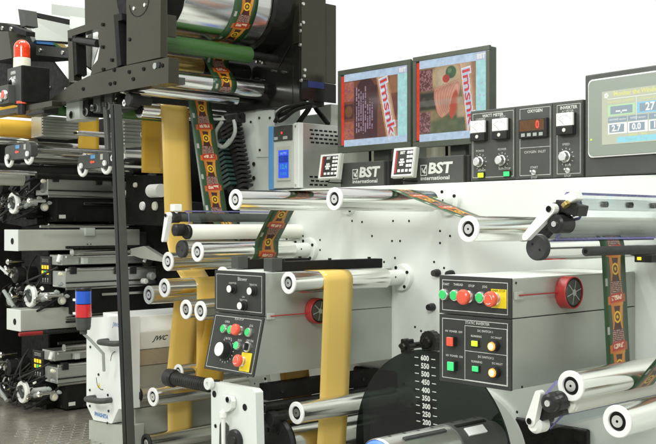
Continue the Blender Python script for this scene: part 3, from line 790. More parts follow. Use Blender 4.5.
def pilot(u, v):
    x, y = fr.hit(u, v); r = .0135
    g = MB().knob(fr, x, y, [(.003, r*1.15), (.022, r*1.15), (.024, r*1.0), (.024, 0)], 'plastic', 28).build('pilot_lamp', t)
    MB().knob(fr, x, y, [(.0235, r*.98, 'amberglow'), (.028, r*.90, 'amberglow'), (.0285, r*.72, 'amberglow'), (.030, r*.6, 'amberlit'), (.031, 0, 'amberlit')], 'amberlit', 28).build('lens', g)
pilot(496.8, 345.8); pilot(497.6, 372)
fs = side((BX1, 0, 0))
b = MB()
for u, v in ((522, 387), (640, 360), (516, 283)):
    x, y = fs.hit(u, v); b.lathe(fs.pt(x, y, 0), fs.n, [(0, .004), (.001, .004), (.001, 0)], 'blackmetal', 10)
b.each('rivet', t)

def pull_reel(X, u, v, lab, u0, v0, u1):
    fs = side((X, 0, 0)); x, y = fs.hit(u, v)
    t = thing('cord_reel', lab, 'cord reel', (X, x, y), 'red reels on the control box sides')
    r = .049
    MB().lathe(fs.pt(x, y, .001), fs.n, [(0, 0), (0, r*1.0), (.034, r*1.0), (.036, r*.97), (.036, r*.93), (.033, r*.92)], 'red', 44).build('drum', t)
    MB().lathe(fs.pt(x, y, .001), fs.n, [(.033, r*.92), (.033, r*.80, 'plastic'), (.035, r*.78), (.035, 0)], 'charcoal', 40).build('face', t)
    b = MB(); f2 = Fr(fs.pt(x, y, .0364), fs.ex, fs.ey)
    for k in range(6):
        a = k*PI/3+.3; b.line(f2, 0, 0, r*.78*math.cos(a), r*.74*math.sin(a), .003, .0004, 'cablegrey')
    b.disc(f2, 0, 0, .010, .0008, 'cablegrey', 16); b.build('spokes', t)
    p = fs.pt(*fs.hit(u0, v0), .012); q = fs.pt(x, p.z, .012)
    MB().tube([p, q], .0022, 'red', 6).build('cord', t)
    a = fs.hit(u0, v0); b = MB(); b.obox(fs, a[0]-.012, a[0]+.022, a[1]-.012, a[1]+.010, .0008, .010, 'lightgrey'); b.build('bracket', t, .001)
pull_reel(BX1, 564, 292, 'red cord reel with dark spoked face on the right control box', 516, 295.3, 555)

# ================================================================== LEFT CONTROL BOX
LX0, LX1, LY = -3.185, -2.882, -.678
zt = P(266, 273.5, X=LX1).z; zm = P(266, 317, X=LX1).z; pb = P(253.4, 376.7, X=LX1); zb = pb.z; yb = pb.y
t = thing('control_box', 'steel control box with sloping black face, three knobs and buttons at left', 'control box', ((LX0+LX1)/2, LY/2, zb))
MB().box((LX0, LY+.006, zm+.001), (LX1, -.001, zt), 'boxgrey').build('upper_cover', t, .002)
prof = [(LX0, LY+.006, zm-.001), (LX0, yb+.006, zb), (LX0, -.001, zb), (LX0, -.001, zm-.001)]
MB().prism(prof, (LX1-LX0, 0, 0), 'boxgrey').build('lower_cover', t, .002)
MB().box((LX0+.002, LY+.01, zt+.0004), (LX1-.002, -.003, zt+.003), 'panel').build('top_sheet', t)
W = LX1-LX0
fr = front((LX0, LY, zm)); H = zt-zm
MB().obox(fr, -.002, W+.001, .004, H+.003, -.005, .003, 'panelface').build('face_plate', t, .0012)
L = MB(); hL = .0034
L.border(fr, .010, W-.010, .014, H-.010, .0018, hL, 'ink')
for u, v, s, z_ in ((243, 279.2, 'Blower', .020), (233.3, 283.2, 'UNWIND', .011), (253.8, 285, 'TENSION', .011), (244, 297, 'ON', .010), (244, 300.3, 'TENSION', .011)):
    x, y = fr.hit(u, v); L.text(fr, x, y, s, z_, 'ink', hL)
L.build('lettering', t)
def black_knob(fr, u, v, r=.017, cap='ringwhite', deep=.026, big=False):
    x, y = fr.hit(u, v)
    g = MB().knob(fr, x, y, [(.003, r*1.15), (.008, r*1.15), (.010, r), (deep, r*.92), (deep, 0)], 'plastic', 32).build('selector_knob' if not big else 'speed_knob', t)
    MB().knob(fr, x, y, [(deep, r*.80), (deep+.002, r*.78), (deep+.002, 0)], cap, 32).build('cap', g)
    return g
black_knob(fr, 234.5, 288.6); black_knob(fr, 254.8, 290.8); black_knob(fr, 245, 305.5)
ey = (Vector((0, LY, zm))-Vector((0, yb, zb)))
Hs = ey.length
fr2 = Fr((LX0, yb, zb), (1, 0, 0), ey)
MB().obox(fr2, -.002, W+.001, -.002, Hs-.002, -.003, .003, 'panelface').build('face_plate', t, .0012)
L = MB(); L.border(fr2, .009, W-.009, .008, Hs-.012, .0018, hL, 'ink')
for u, v, s in ((228, 322, 'OPEN'), (240, 319.5, 'RUN STOP'), (252, 326, 'JOG'), (229, 338.5, 'CLUTCH'), (240.5, 340.5, 'RUN'), (250.5, 341, 'OFF ON')):
    x, y = fr2.hit(u, v); L.text(fr2, x, y, s, .0115, 'ink', hL)
x, y = fr2.hit(226.5, 350.5)
for k in range(17):
    a = math.radians(-110+320*k/16-10); L.line(fr2, x+.042*math.cos(a), y+.042*math.sin(a), x+.049*math.cos(a), y+.049*math.sin(a), .003, hL, 'ink')
L.build('lettering', t)
push_button(fr2, 226, 329.2, 'greencap', t); push_button(fr2, 233, 330.2, 'greencap', t); push_button(fr2, 250.5, 332.8, 'greencap', t)
mushroom(fr2, 242, 331, t, r=.022)
black_knob(fr2, 227.3, 350.6, .033, 'ringwhite', .040, True)
push_button(fr2, 239.2, 346, 'greenlit', t, .014)
x, y = fr2.hit(248.8, 347.2)
g = MB().knob(fr2, x, y, [(.003, .020), (.012, .019), (.012, .014), (.008, .014), (.008, 0)], 'alu', 28).build('rotary_switch', t)
MB().obox(fr2, x-.004, x+.004, y-.014, y+.014, .0085, .022, 'plastic').build('handle', g, .001)
a = fr2.hit(240.2, 355); 
x, y = fr2.hit(246.5, 362.3)
MB().obox(fr2, x-.030, x+.030, y-.035, y+.035, .0036, .006, 'yellow').build('estop_plate', t, .0008)
mushroom(fr2, 244.3, 361.8, t, True, .023)
pull_reel(LX1, 314, 310.5, 'red cord reel half hidden behind the hanging amber strip', 268.5, 316, 300)

# black rails resting on the left box
def rail(label, X, w, v0, v1, u0, Y1, z0=None):
    zz = P(u0, v1, X=X+w).z; zt_ = P(u0, v0, X=X+w).z; y0 = P(u0, v1, X=X+w).y
    t = thing('black_rail', label, 'rail', (X, y0, zz), 'black rails on top of the left control box')
    zz = max(zz, LZT+.006)
    MB().box((X, y0, zz-.045+.045), (X+w, y0+.05, zt_+.012), 'charcoal').build('end_block', t, .002)
    MB().box((X+.002, y0+.051, zt_-.040), (X+w-.002, Y1, zt_-.002), 'black').build('bar', t, .003)
    b = MB()
    for k in (.03, .5, .93): b.lathe((X+w/2, y0+.06+(Y1-y0-.08)*k, zt_-.003), (0, 0, 1), [(0, .007), (.008, .007), (.008, 0)], 'blackmetal', 10)
    b.each('screw', t)
LZT = zt
rail('black rail with square end block over the outer edge of the control box', LX0+.0, .045, 259.5, 272, 238, -.22)
rail('black rail with square end block along the near edge of the control box', LX1-.052, .050, 261.5, 273, 272, -.05)
# ================================================================== UNWIND: DISC + AIR SHAFT
Yd = -.475
c = P(428, 454, Y=Yd); Rd = 104*(c-CAMP).dot(FV)/FPX
t = thing('guard_disc', 'dark see-through disc with a white scale from 200 to 600', 'disc', (c.x, Yd, c.z-Rd))
fr = front((c.x, Yd, c.z))
MB().lathe((c.x, Yd, c.z), (0, 1, 0), [(0, .0), (0, Rd-.002), (.002, Rd), (.006, Rd), (.008, Rd-.002), (.008, 0)], 'smoked', 96).build('disc', t)
L = MB()
for k, n in enumerate(range(600, 199, -50)):
    x, y = fr.hit(425+.25*k, 358.3+8.05*k)
    L.text(fr, x, y, str(n), .0245, 'ink', .0012, bold=.0008)
    L.quad(fr, x-.047, x-.029, y-.0013, y+.0013, .0012, 'ink'); L.quad(fr, x+.029, x+.047, y-.0013, y+.0013, .0012, 'ink')
L.build('scale', t)
Y0 = -1.0; sc_ = P(378, 467, Y=Y0); R = .079; SX, SZ = sc_.x, sc_.z
t = thing('air_shaft', 'thick silver and black air shaft with blue end in front of the dark disc', 'shaft', (SX, Y0, SZ))
MB().lathe(sc_, (0, 1, 0), [(0, R*.96), (.006, R), (.28, R), (.28, R*.99)], 'alu', 64).build('sleeve', t)
MB().lathe(sc_, (0, 1, 0), [(.003, R*.96), (-.002, R*.90), (-.012, R*.86), (-.016, R*.6), (-.016, 0)], 'bluecap', 48).build('end_cap', t)
MB().lathe(sc_, (0, 1, 0), [(.281, R*.99), (.285, R*1.03), (.455, R*1.03), (.459, R*.9), (.459, R*.5), (.47, R*.5), (.47, R*.78), (.51, R*.78), (.51, R*.4)], 'charcoal', 56).build('chuck', t)
def on_cyl(y, deg, h=0.0, rr=R):
    a = math.radians(deg); return Vector((SX+(rr+h)*math.cos(a), y, SZ+(rr+h)*math.sin(a)))
b = MB()
for k, y in enumerate((-.95, -.89, -.83, -.77, -.68, -.62, -.57)):
    for dg in (92, 120):
        a = math.radians(dg); hh = .0006 if y < -.72 else R*.03+.0006
        f2 = Fr(on_cyl(y+.01*(dg > 100), dg, hh), (0, 1, 0), (-math.sin(a), 0, math.cos(a))); f2.n = -f2.n if f2.n.dot(Vector((math.cos(a), 0, math.sin(a)))) < 0 else f2.n
        b.disc(f2, 0, 0, .0055, 0, 'black', 12)
b.each('hole', t)
for y0, y1, dg, m_ in ((-.93, -.75, 66, 'rubber'), (-.70, -.56, 70, 'black')):
    a = math.radians(dg); f2 = Fr(on_cyl((y0+y1)/2, dg, 0), (0, 1, 0), (-math.sin(a), 0, math.cos(a))); L2 = (y1-y0)/2
    MB().obox(f2, -L2, L2, -.006, .006, -.005, .005, m_).build('leaf_strip', t, .001)
a = math.radians(48); f2 = Fr(on_cyl(-.64, 48, R*.03), (0, 1, 0), (-math.sin(a), 0, math.cos(a)))
MB().obox(f2, -.04, .045, -.014, .014, -.004, .004, 'ringwhite').build('label_plate', t, .001)

p = P(404.5, 346.5, Y=-.16)
tk = thing('disc_clamp', 'black star knob and round hub clamp on the grey side above the dark disc', 'clamp', p)
def star_knob(label, u, v, Y, r, hub):
    p = P(u, v, Y=Y); t = tk
    pts = []
    for k in range(48):
        a = 2*PI*k/48; q = r*(1+.16*math.cos(6*a)) if not hub else r*(1+.03*math.cos(16*a)); pts.append((p.x+q*math.cos(a), Y, p.z+q*math.sin(a)))
    MB().prism(pts, (0, .032, 0), 'plastic').build('grip', t, .004, 3)
    MB().lathe((p.x, Y-.001, p.z), (0, -1, 0), [(-.004, r*.55), (.012, r*.5), (.016, r*.36), (.016, 0)], 'blackmetal', 28).build('cap', t)
    MB().lathe((p.x, Y+.033, p.z), (0, 1, 0), [(0, r*.45), (-Y-.034, r*.45)], 'blackmetal', 24).build('spindle', t)
star_knob('black star knob left of the round black hub above the disc', 404.5, 346.5, -.16, .028, False)
star_knob('round black hub knob just right of the star knob, by the control box', 428, 342, -.10, .043, True)

# ================================================================== RIGHT NIP GUARD AND LEVER
Yn = -.60
cD = rD.location
n1 = P(543.5, 227.5, Y=Yn)
rN = roller('grey rubber nip roller with black end behind the clear guard at right', c=(n1.x, -.60, n1.z), Ye=-.60, R=.032, solid=True, shell='rubbergrey', cap='plastic', name='nip_roller', group=None, flange=False)
t = thing('splash_guard', 'clear bent plastic guard with violet edge above the right nip roller', 'guard', (P(577, 217, Y=-.58).x, -.58, P(577, 217, Y=-.58).z))
prof = [P(u, v, Y=-.58) for u, v in ((554.5, 238), (568.5, 219.5), (578.5, 217), (582, 212), (578, 206), (564.5, 194.5))]
def sheet(prof, y0, y1, th, t, name='sheet', edge='acrylicedge'):
    b = MB(); L = y1-y0
    off = []
    for i, p in enumerate(prof):
        d = (prof[min(i+1, len(prof)-1)]-prof[max(i-1, 0)]); d.y = 0; d.normalize(); off.append(Vector((d.z, 0, -d.x))*th)
    A_ = [Vector((p.x, y0, p.z)) for p in prof]; B_ = [p+o for p, o in zip(A_, off)]
    up = Vector((0, L, 0))
    for S in (A_, B_):
        for i in range(len(S)-1): b.poly([S[i], S[i+1], S[i+1]+up, S[i]+up], 'acrylic')
    b.build(name, t)
    e = MB()
    for i in range(len(A_)-1): e.poly([A_[i], A_[i+1], B_[i+1], B_[i]], edge)
    for i in (0, -1): e.poly([A_[i], B_[i], B_[i]+up, A_[i]+up], edge)
    e.build(name+'_edge', t)
sheet(prof, -.58, -.02, .009, t)
pt = P(566, 196, Y=-.56)
ts = thing('guard_rail', 'flat aluminium rail with dark screws under the violet-edged guard', 'rail', (pt.x, -.55, pt.z))
MB().box((pt.x-.005, -.56, pt.z-.040), (pt.x+.012, 0, pt.z-.006), 'alu').build('bar', ts, .002)
for k in range(4): MB().lathe((pt.x+.012, -.52+.14*k, pt.z-.022), (1, 0, 0), [(0, .009), (.010, .009), (.010, .004), (.006, .004), (.006, 0)], 'blackmetal', 14).build('screw', ts)
def clamp_lever(label, uv_pivot, uv_tip, Y, uv_base, uv_block=None, r=.016, group='small white clamp levers'):
    a = P(*uv_pivot, Y=Y); b = P(*uv_tip, Y=Y-.01); bp = P(*uv_base, Y=Y+.03)
    t = thing('clamp_lever', label, 'clamp lever', (bp.x, bp.y, bp.z), group)
    d = (b-a).normalized(); w = Vector((d.z, 0, -d.x))
    pts = []
    for k in range(9): an = PI*k/8; pts.append(a+(w*math.cos(an)-d*math.sin(an))*r)
    for k in range(9): an = PI+PI*k/8; pts.append(b+(w*math.cos(an)-d*math.sin(an))*r*.62)
    MB().prism(pts, (0, .022, 0), 'leverpaint').build('handle', t, .004, 3)
    MB().lathe((a.x, Y-.001, a.z), (0, -1, 0), [(0, r*.62), (.004, r*.58), (.004, r*.3, 'black'), (.001, r*.3, 'black'), (.001, 0, 'black')], 'alu', 20).build('pivot_screw', t)
    MB().lathe((a.x, Y+.023, a.z), (0, 1, 0), [(0, 0), (0, r*1.15), (.07, r*1.15), (.07, 0)], 'plastic', 28).build('pivot_boss', t)
    return t, a, b, bp
t, a, b, bp = clamp_lever('white clamp lever pointing down-left over the black-ended nip roller at right', (549.5, 209), (525, 237), -.66, (556, 212))
k0 = P(572, 197.5, Y=-.63)
MB().obox(Fr(k0, (1, 0, .45), (-.45, 0, 1)), -.017, .017, -.013, .013, -.03, .012, 'leverpaint').build('block', t, .003)
k1 = P(566, 208, Y=-.63)
MB().obox(Fr(k1, (1, 0, -.25), (.25, 0, 1)), -.036, .040, -.015, .016, -.05, .004, 'plastic').build('clamp_arm', t, .003)
MB().tube([P(565, 203, Y=-.645), P(567, 206, Y=-.645)], .012, 'gold', 16).build('bushing', t)
k2 = P(556, 224, Y=-.65)
MB().lathe((k2.x, -.655, k2.z), (0, 1, 0), [(-.002, 0), (-.002, .020), (.002, .027), (.06, .027), (.06, 0)], 'plastic', 32).build('roller_bearing', t)
MB().lathe((k2.x-.0, -.662, k2.z), (0, 1, 0), [(0, 0), (0, .008), (.006, .008)], 'alu', 16).build('bearing_screw', t)
p = P(585.5, 251.5, Y=-.545)
t = thing('guide_bar', 'thin black bar crossing in front of the printed strip at far right', 'bar', (p.x, -.545, p.z))
MB().lathe((p.x, -.545, p.z), (0, 1, 0), [(0, 0), (0, .0115), (.002, .0135), (.52, .0135), (.545, .0135)], 'rubber', 28).build('bar', t)
MB().lathe((p.x, -.546, p.z), (0, 1, 0), [(0, 0), (0, .006), (.004, .006)], 'black', 16).build('bore', t)
p = P(646, 258.5, Y=-.10)
t = thing('photo_sensor', 'tiny dark sensor with yellow front under the thin black bar', 'sensor', (p.x, -.10, p.z))
MB().box((p.x-.03, -.12, p.z-.012), (p.x+.03, 0, p.z+.012), 'plastic').build('body', t, .002)
MB().box((p.x-.018, -.124, p.z-.005), (p.x-.004, -.1202, p.z+.005), 'yellowled').build('face', t, .001)
p = P(619, 236, Y=-.28)
# ================================================================== LOWER RIGHT NIP
n2 = P(566, 402, Y=-.60)
roller('cream rubber roller tucked under the upper lower-right silver roller', c=(n2.x, -.60, n2.z), Ye=-.60, R=.034, solid=True, shell='rubbercream', cap='rubbercream', name='rubber_roller', group=None, flange=False)
t = thing('splash_guard', 'clear plastic guard with violet edges by the lower right lever', 'guard', (P(551, 431, Y=-.58).x, -.58, P(551, 431, Y=-.58).z))
sheet([P(u, v, Y=-.58) for u, v in ((557, 383), (541, 402), (551, 427), (562, 413.5))], -.58, -.02, .008, t)
t, a, b, bp = clamp_lever('white clamp lever standing up beside the black hub at lower right', (530, 421), (537.5, 394), -.66, (531, 424))
p = P(531.5, 426, Y=-.655)
MB().lathe((p.x, -.650, p.z), (0, 1, 0), [(0, 0), (0, .016), (.012, .024), (.05, .024), (.05, 0)], 'leverpaint', 32).build('base', t)
k = P(549, 412, Y=-.63)
MB().obox(Fr(k, (1, 0, .42), (-.42, 0, 1)), -.06, .045, -.018, .018, -.05, .004, 'plastic').build('clamp_arm', t, .003)
k2 = P(549.5, 403, Y=-.67)
MB().lathe((k2.x, -.675, k2.z), (0, 1, 0), [(-.002, 0), (-.002, .018), (.002, .026), (.02, .026), (.022, .029), (.06, .029), (.06, 0)], 'plastic', 36).build('roller_bearing', t)
MB().lathe((k2.x, -.682, k2.z), (0, 1, 0), [(0, 0), (0, .009), (.006, .010), (.006, .018, 'blackmetal'), (.007, .019, 'blackmetal')], 'alu', 20).build('bearing_screw', t)

# ================================================================== UNDER THE LEFT CONTROL BOX
def ybar(label, X, z, y0, y1, kind, r=.03, mat='black', name='cross_bar', group='black bars under the left control box', cat='bar'):
    t = thing(name, label, cat, (X, y0, z), group)
    b = MB()
    if kind == 'round': b.lathe((X, y0, z), (0, 1, 0), [(0, 0), (0, r*.9), (.004, r), (y1-y0, r)], mat, 36)
    else: b.box((X-r, y0, z-r), (X+r, y1, z+r), mat)
    b.build('bar', t, 0 if kind == 'round' else .003)
    if kind == 'round': MB().lathe((X, y0-.001, z), (0, -1, 0), [(-.002, r*.5), (.010, r*.42), (.010, 0)], 'blackmetal', 20).build('stud', t)
    else:
        for k in (.1, .45, .8): MB().lathe((X+r, y0+(y1-y0)*k, z), (1, 0, 0), [(0, .007), (.006, .007), (.006, 0)], 'blackmetal', 10).build('screw', t)
    return t
for lab, u, v, X, r, kd in (('upper square black bar under the left control box', 264, 392, -2.93, .030, 'sq'), ('lower round black bar under the left control box', 262, 408, -2.90, .020, 'round'),):
    p = P(u, v, X=X); ybar(lab, X, p.z, p.y, -.03, kd, r, 'blackmetal' if kd == 'round' else 'black')
p = P(266, 417, X=-3.0)
ybar('cream roller between the black bars and the big chrome roller', -3.0, p.z, p.y, -.03, 'round', .028, 'rubbergrey', 'rubber_roller', None, 'roller')
X = -2.93; p = P(272, 445, X=X)
t = thing('chrome_cylinder', 'big chrome cylinder with black toothed end beside the white lever plate', 'cylinder', (X, p.y, p.z))
MB().lathe((X, p.y, p.z), (0, 1, 0), [(.03, .07), (.03, .085), (.9, .085)], 'chrome', 56).build('shell', t)
MB().lathe((X, p.y, p.z), (0, 1, 0), [(0, 0), (0, .05), (.004, .085), (.004, .108), (.016, .115), (.030, .108), (.030, .085)], 'plastic', 56).build('gear', t)
for k in range(6):
    a = k*PI/3; MB().lathe((X+.06*math.cos(a), p.y+.003, p.z+.06*math.sin(a)), (0, -1, 0), [(0, .009), (.006, .009), (.006, 0)], 'blackmetal', 12).build('bolt', t)
p = P(268.5, 419, Y=-.66)
t = thing('locking_knob', 'small black knob between the white lever plate and chrome cylinder', 'knob', (p.x, -.66, p.z))
MB().lathe((p.x, -.66, p.z), (0, 1, 0), [(0, 0), (0, .024), (.003, .028), (.03, .028), (.03, .016), (.08, .016), (.08, 0)], 'plastic', 30).build('grip', t)
# white lever plate
Yl = -.76
t = thing('lever_plate', 'pale grey plate with white lever rod and holes at bottom', 'lever plate', (P(236, 440, Y=Yl).x, Yl, 0))
q = [(211, 384), (213, 382), (252.5, 389.2), (255.5, 392.5), (257.5, 460), (211.5, 452)]
pts = [P(u, v, Y=Yl) for u, v in q]; pts[4].z = pts[5].z = .25
MB().prism(pts, (0, .035, 0), 'panel').build('plate', t, .003)
MB().box((pts[5].x+.01, Yl+.06, 0), (pts[4].x-.01, Yl+.16, .26), 'lightgrey').build('foot', t, .004)
b = MB()
for u, v, r in ((214.3, 394, .010), (244.8, 407.3, .010), (215.5, 426, .006)):
    p = P(u, v, Y=Yl-.0008); b.lathe(p, (0, -1, 0), [(0, r*1.3, 'cablegrey'), (.0006, r*1.3, 'cablegrey'), (.0006, r*.8), (.0002, r*.8), (.0002, 0)], 'black', 18)
b.each('hole', t)
p = P(232.5, 401, Y=Yl)
pp = [P(u, v, Y=Yl-.003) for u, v in ((222, 395.3), (226, 394.5), (234.5, 396.5), (236, 401), (235.5, 408), (232, 411), (227, 411.5), (224.5, 408))]
MB().prism(pp, (0, -.02, 0), 'panel').build('pivot_bracket', t, .003)
p = P(228.5, 399.5, Y=Yl-.024); MB().lathe(p, (0, -1, 0), [(0, .011), (.006, .011), (.006, .005, 'black'), (.002, .005, 'black'), (.002, 0, 'black')], 'alu', 18).build('pivot_screw', t)
a = P(223.2, 414, Y=Yl-.02); bb = P(223.8, 460, Y=Yl-.02)
MB().tube([a, bb], .008, 'leverpaint', 16).build('lever_rod', t)
MB().lathe(a, (0, 0, 1), [(-.012, 0), (-.012, .014), (.008, .014), (.012, .010), (.012, 0)], 'leverpaint', 20).build('rod_collar', t)
pp = [P(u, v, Y=Yl-.0012) for u, v in ((219.5, 425), (221, 421.5), (226.5, 422.8), (229, 426), (229.5, 450), (219, 448))]
MB().poly(pp, 'charcoal').build('slot', t)
p = P(236, 440.5, Y=Yl-.001)
MB().lathe(p, (0, -1, 0), [(0, .042), (.010, .042), (.014, .036), (.014, .02), (.02, .018), (.02, 0)], 'plastic', 36).build('dark_boss', t)
# black threaded spindle along the machine
a = P(169.5, 377.5, Y=-.74); bb = P(212, 388, Y=-.74)
bb.z = a.z
t = thing('threaded_spindle', 'black ribbed spindle running left from the pale lever plate', 'spindle', (a.x, -.74, a.z))
L = bb.x-a.x; prf = [(.04, 0), (.04, .020)]
n = int((L-.05)/.014)
for k in range(n): prf += [(.04+.014*k+.004, .027), (.04+.014*k+.010, .027), (.04+.014*(k+1), .021)]
prf += [(L, .021), (L, 0)]
MB().lathe(a, (1, 0, 0), prf, 'blackmetal', 24).build('thread', t)
MB().lathe(a, (1, 0, 0), [(-.01, 0), (-.01, .028), (-.005, .036), (.03, .036), (.036, .028), (.036, 0)], 'plastic', 28).build('end_nut', t)
p = P(210.5, 383.5, Y=-.77)
MB().lathe((p.x, -.768, p.z), (0, -1, 0), [(0, 0), (0, .022), (.018, .022), (.018, .008), (.012, .008), (.012, 0)], 'panel', 28).build('end_boss', t)
p = P(217, 382.5, Y=-.74)
MB().lathe((p.x, -.74, p.z-.02), (0, 0, 1), [(0, .012), (.03, .012), (.03, 0)], 'plastic', 18).build('set_screw', t)
# ================================================================== MIDDLE-LEFT ROLLERS AND GUARD
r1 = roller('silver roller with white ring left of and below the charcoal-ended nip roller', 167.5, 261.5)
r2 = roller('silver roller carrying the amber film just above the pair of close rollers', 164, 288)
r3 = roller('dull grey roller, leftmost of the middle group, behind the amber roller', 148.5, 295, shell='alu', cap='cablegrey')
r4 = roller('left one of the two close silver rollers by the sloping control face', 185.5, 309.5)
r5 = roller('right one of the two close silver rollers by the sloping control face', 200, 311)
r6 = roller('silver roller half hidden behind the upper left corner of the control box', 222, 277)
r7 = roller('dim silver roller at lower left crossing in front of the amber film', 152.5, 397)
r8 = roller('dull roller with black end just left of the lower left silver roller', 137, 395, R=.032, solid=True, shell='alu', cap='plastic', group=None)
r9 = roller('chrome roller end at the very bottom beside the black post', 146, 443, cap='plastic', shell='chrome')
c0 = P(178, 372, Y=-.55); r10 = roller('chrome roller behind the black ribbed spindle', c=(c0.x, -.55, c0.z), Ye=-.55, R=.033)
# clear guard with dark tube over the white rubber roller
g0 = P(179, 217.5, Y=-.60)
t = thing('guide_tube', 'dark tube under a clear guard above the white rubber roller', 'tube', (g0.x, -.60, g0.z))
MB().lathe((g0.x, -.60, g0.z), (0, 1, 0), [(0, 0), (0, .016), (.002, .019), (.60, .019)], 'charcoal', 28).build('tube', t)
MB().lathe((g0.x, -.64, g0.z), (0, 1, 0), [(0, .0), (0, .024), (.036, .024), (.036, .0)], 'plastic', 28).build('end_block', t)
t = thing('splash_guard', 'clear plastic guard in front of the printed strip, left of the vented box', 'guard', (g0.x, -.58, g0.z))
z1, z0 = P(182, 210.5, Y=-.58).z, P(182, 226, Y=-.58).z
sheet([Vector((g0.x+.010, 0, z1)), Vector((g0.x+.045, 0, z1-.012)), Vector((g0.x+.047, 0, z0))], -.58, -.02, .005, t)
t, a, b, bp = clamp_lever('white clamp lever hanging down beside the white rubber roller, left', (166.5, 215.5), (162.5, 240), -.66, (172, 217), r=.014)
kb = P(176, 208, Y=-.62); MB().box((kb.x-.016, -.64, kb.z-.014), (kb.x+.016, -.60, kb.z+.016), 'leverpaint').build('block', t, .003)
MB().tube([P(176, 211, Y=-.62), P(176.3, 219, Y=-.62)], .009, 'alu', 14).build('stud', t)
MB().tube([P(166.5, 215.5, Y=-.63), P(176.5, 218.5, Y=-.63)], .012, 'plastic', 14).build('shaft', t)
kk = P(177, 230, Y=-.645); MB().lathe((kk.x, -.66, kk.z), (0, 1, 0), [(0, 0), (0, .016), (.004, .026), (.05, .026), (.05, 0)], 'plastic', 28).build('hub', t)

# ================================================================== VENTED BOX + BLUE FRONT, CABLES
cx0, cx1 = P(270.5, 189, Y=-.0).x, P(300.5, 189, Y=0).x
Yc = .0
zt = P(300, 122.5, Y=Yc).z
t = thing('controller_box', 'grey vented box with blue edge and small lit blue display', 'controller', ((cx0+cx1)/2, Yc, ZT))
yb = .275
MB().box((cx0+.012, Yc+.014, ZT+.002), (cx1, yb, zt), 'brushed').build('housing', t, .003)
MB().box((cx0, Yc-.013, ZT+.002), (cx0+.036, Yc+.012, zt-.004), 'bluestripe').build('side_strip', t, .002)
fr = front((cx0, Yc, ZT)); W, H = cx1-cx0, zt-ZT
MB().obox(fr, .0375, W-.034, .006, H-.004, -.013, .012, 'columngrey').build('front_panel', t, .003)
MB().obox(fr, W-.032, W+.004, .004, H, -.014, .014, 'panel').build('door_edge', t, .003)
MB().obox(fr, .042, W-.040, H*.74, H*.975, .0123, .016, 'charcoal').build('label_plate', t, .002)
b = MB(); b.text(fr, W*.5, H*.92, 'UltraWeb', .017, 'ink', .0166); b.disc(fr, W*.47, H*.865, .006, .0166, 'ledred', 12)
b.obox(fr, W*.22, W*.34, H*.765, H*.81, .0162, .018, 'lightgrey'); b.obox(fr, W*.52, W*.66, H*.765, H*.81, .0162, .018, 'lightgrey'); b.each('key', t)
MB().obox(fr, W*.30, W*.76, H*.13, H*.66, .0123, .0175, 'lightgrey').build('display_frame', t, .002)
s = MB(); x0, x1, y0, y1 = W*.37, W*.71, H*.175, H*.60
s.quad(fr, x0, x1, y0, y1, .0182, 's_lcd'); s.quad(fr, x0+.004, x1-.004, y0+(y1-y0)*.55, y0+(y1-y0)*.80, .0186, 's_lcddark')
s.text(fr, (x0+x1)/2, y0+(y1-y0)*.40, '12.4', .030, 's_lcdgreen', .0188, bold=.0008); s.text(fr, (x0+x1)/2, y0+(y1-y0)*.88, 'AUTO', .016, 's_lightblue', .0188); s.text(fr, (x0+x1)/2, y0+(y1-y0)*.15, 'GUIDE', .016, 's_lcdgreen', .0188)
s.build('display', t)
for yy in (.06, .94): MB().lathe(fr.pt(W-.016, H*yy, .0142), fr.n, [(0, .006), (.003, .006), (.003, 0)], 'alu', 14).build('screw', t)
b = MB(); fs = side((cx1, 0, ZT)); rr = random.Random(2)
for r_ in range(4):
    for k in range(7):
        x = .055+.030*k+(.008 if r_ % 2 else 0); y = H*(.90-.062*r_); b.quad(fs, x, x+.021, y-.0042, y+.0042, .0007, 'black')
for r_ in range(3):
    for k in range(4):
        x = .055+.030*k+(.008 if r_ % 2 else 0); y = H*(.19-.06*r_); b.quad(fs, x, x+.021, y-.0042, y+.0042, .0007, 'black')
b.each('vent_slot', t)
p = P(330, 122, Y=.30); 
t = thing('junction_box', 'small pale junction box behind the vented box with two black glands', 'junction box', (p.x, .30, ZT))
zz = P(330, 104, Y=.30).z; x0, x1 = P(318, 110, Y=.30).x, P(331, 110, Y=.30).x
MB().box((x0, .30, ZT), (x1, .42, zz), 'lightgrey').build('body', t, .003)
for k in (.72, .86): MB().lathe((x1, .36, ZT+(zz-ZT)*k), (1, 0, 0), [(0, .013), (.012, .013), (.014, .008), (.014, 0)], 'black', 16).build('gland', t)
MB().box((P(280, 120, Y=.32).x, .32, ZT), (x0-.003, .40, P(300, 116, Y=.32).z), 'columngrey').build('side_wing', t, .004)
rr = random.Random(11)
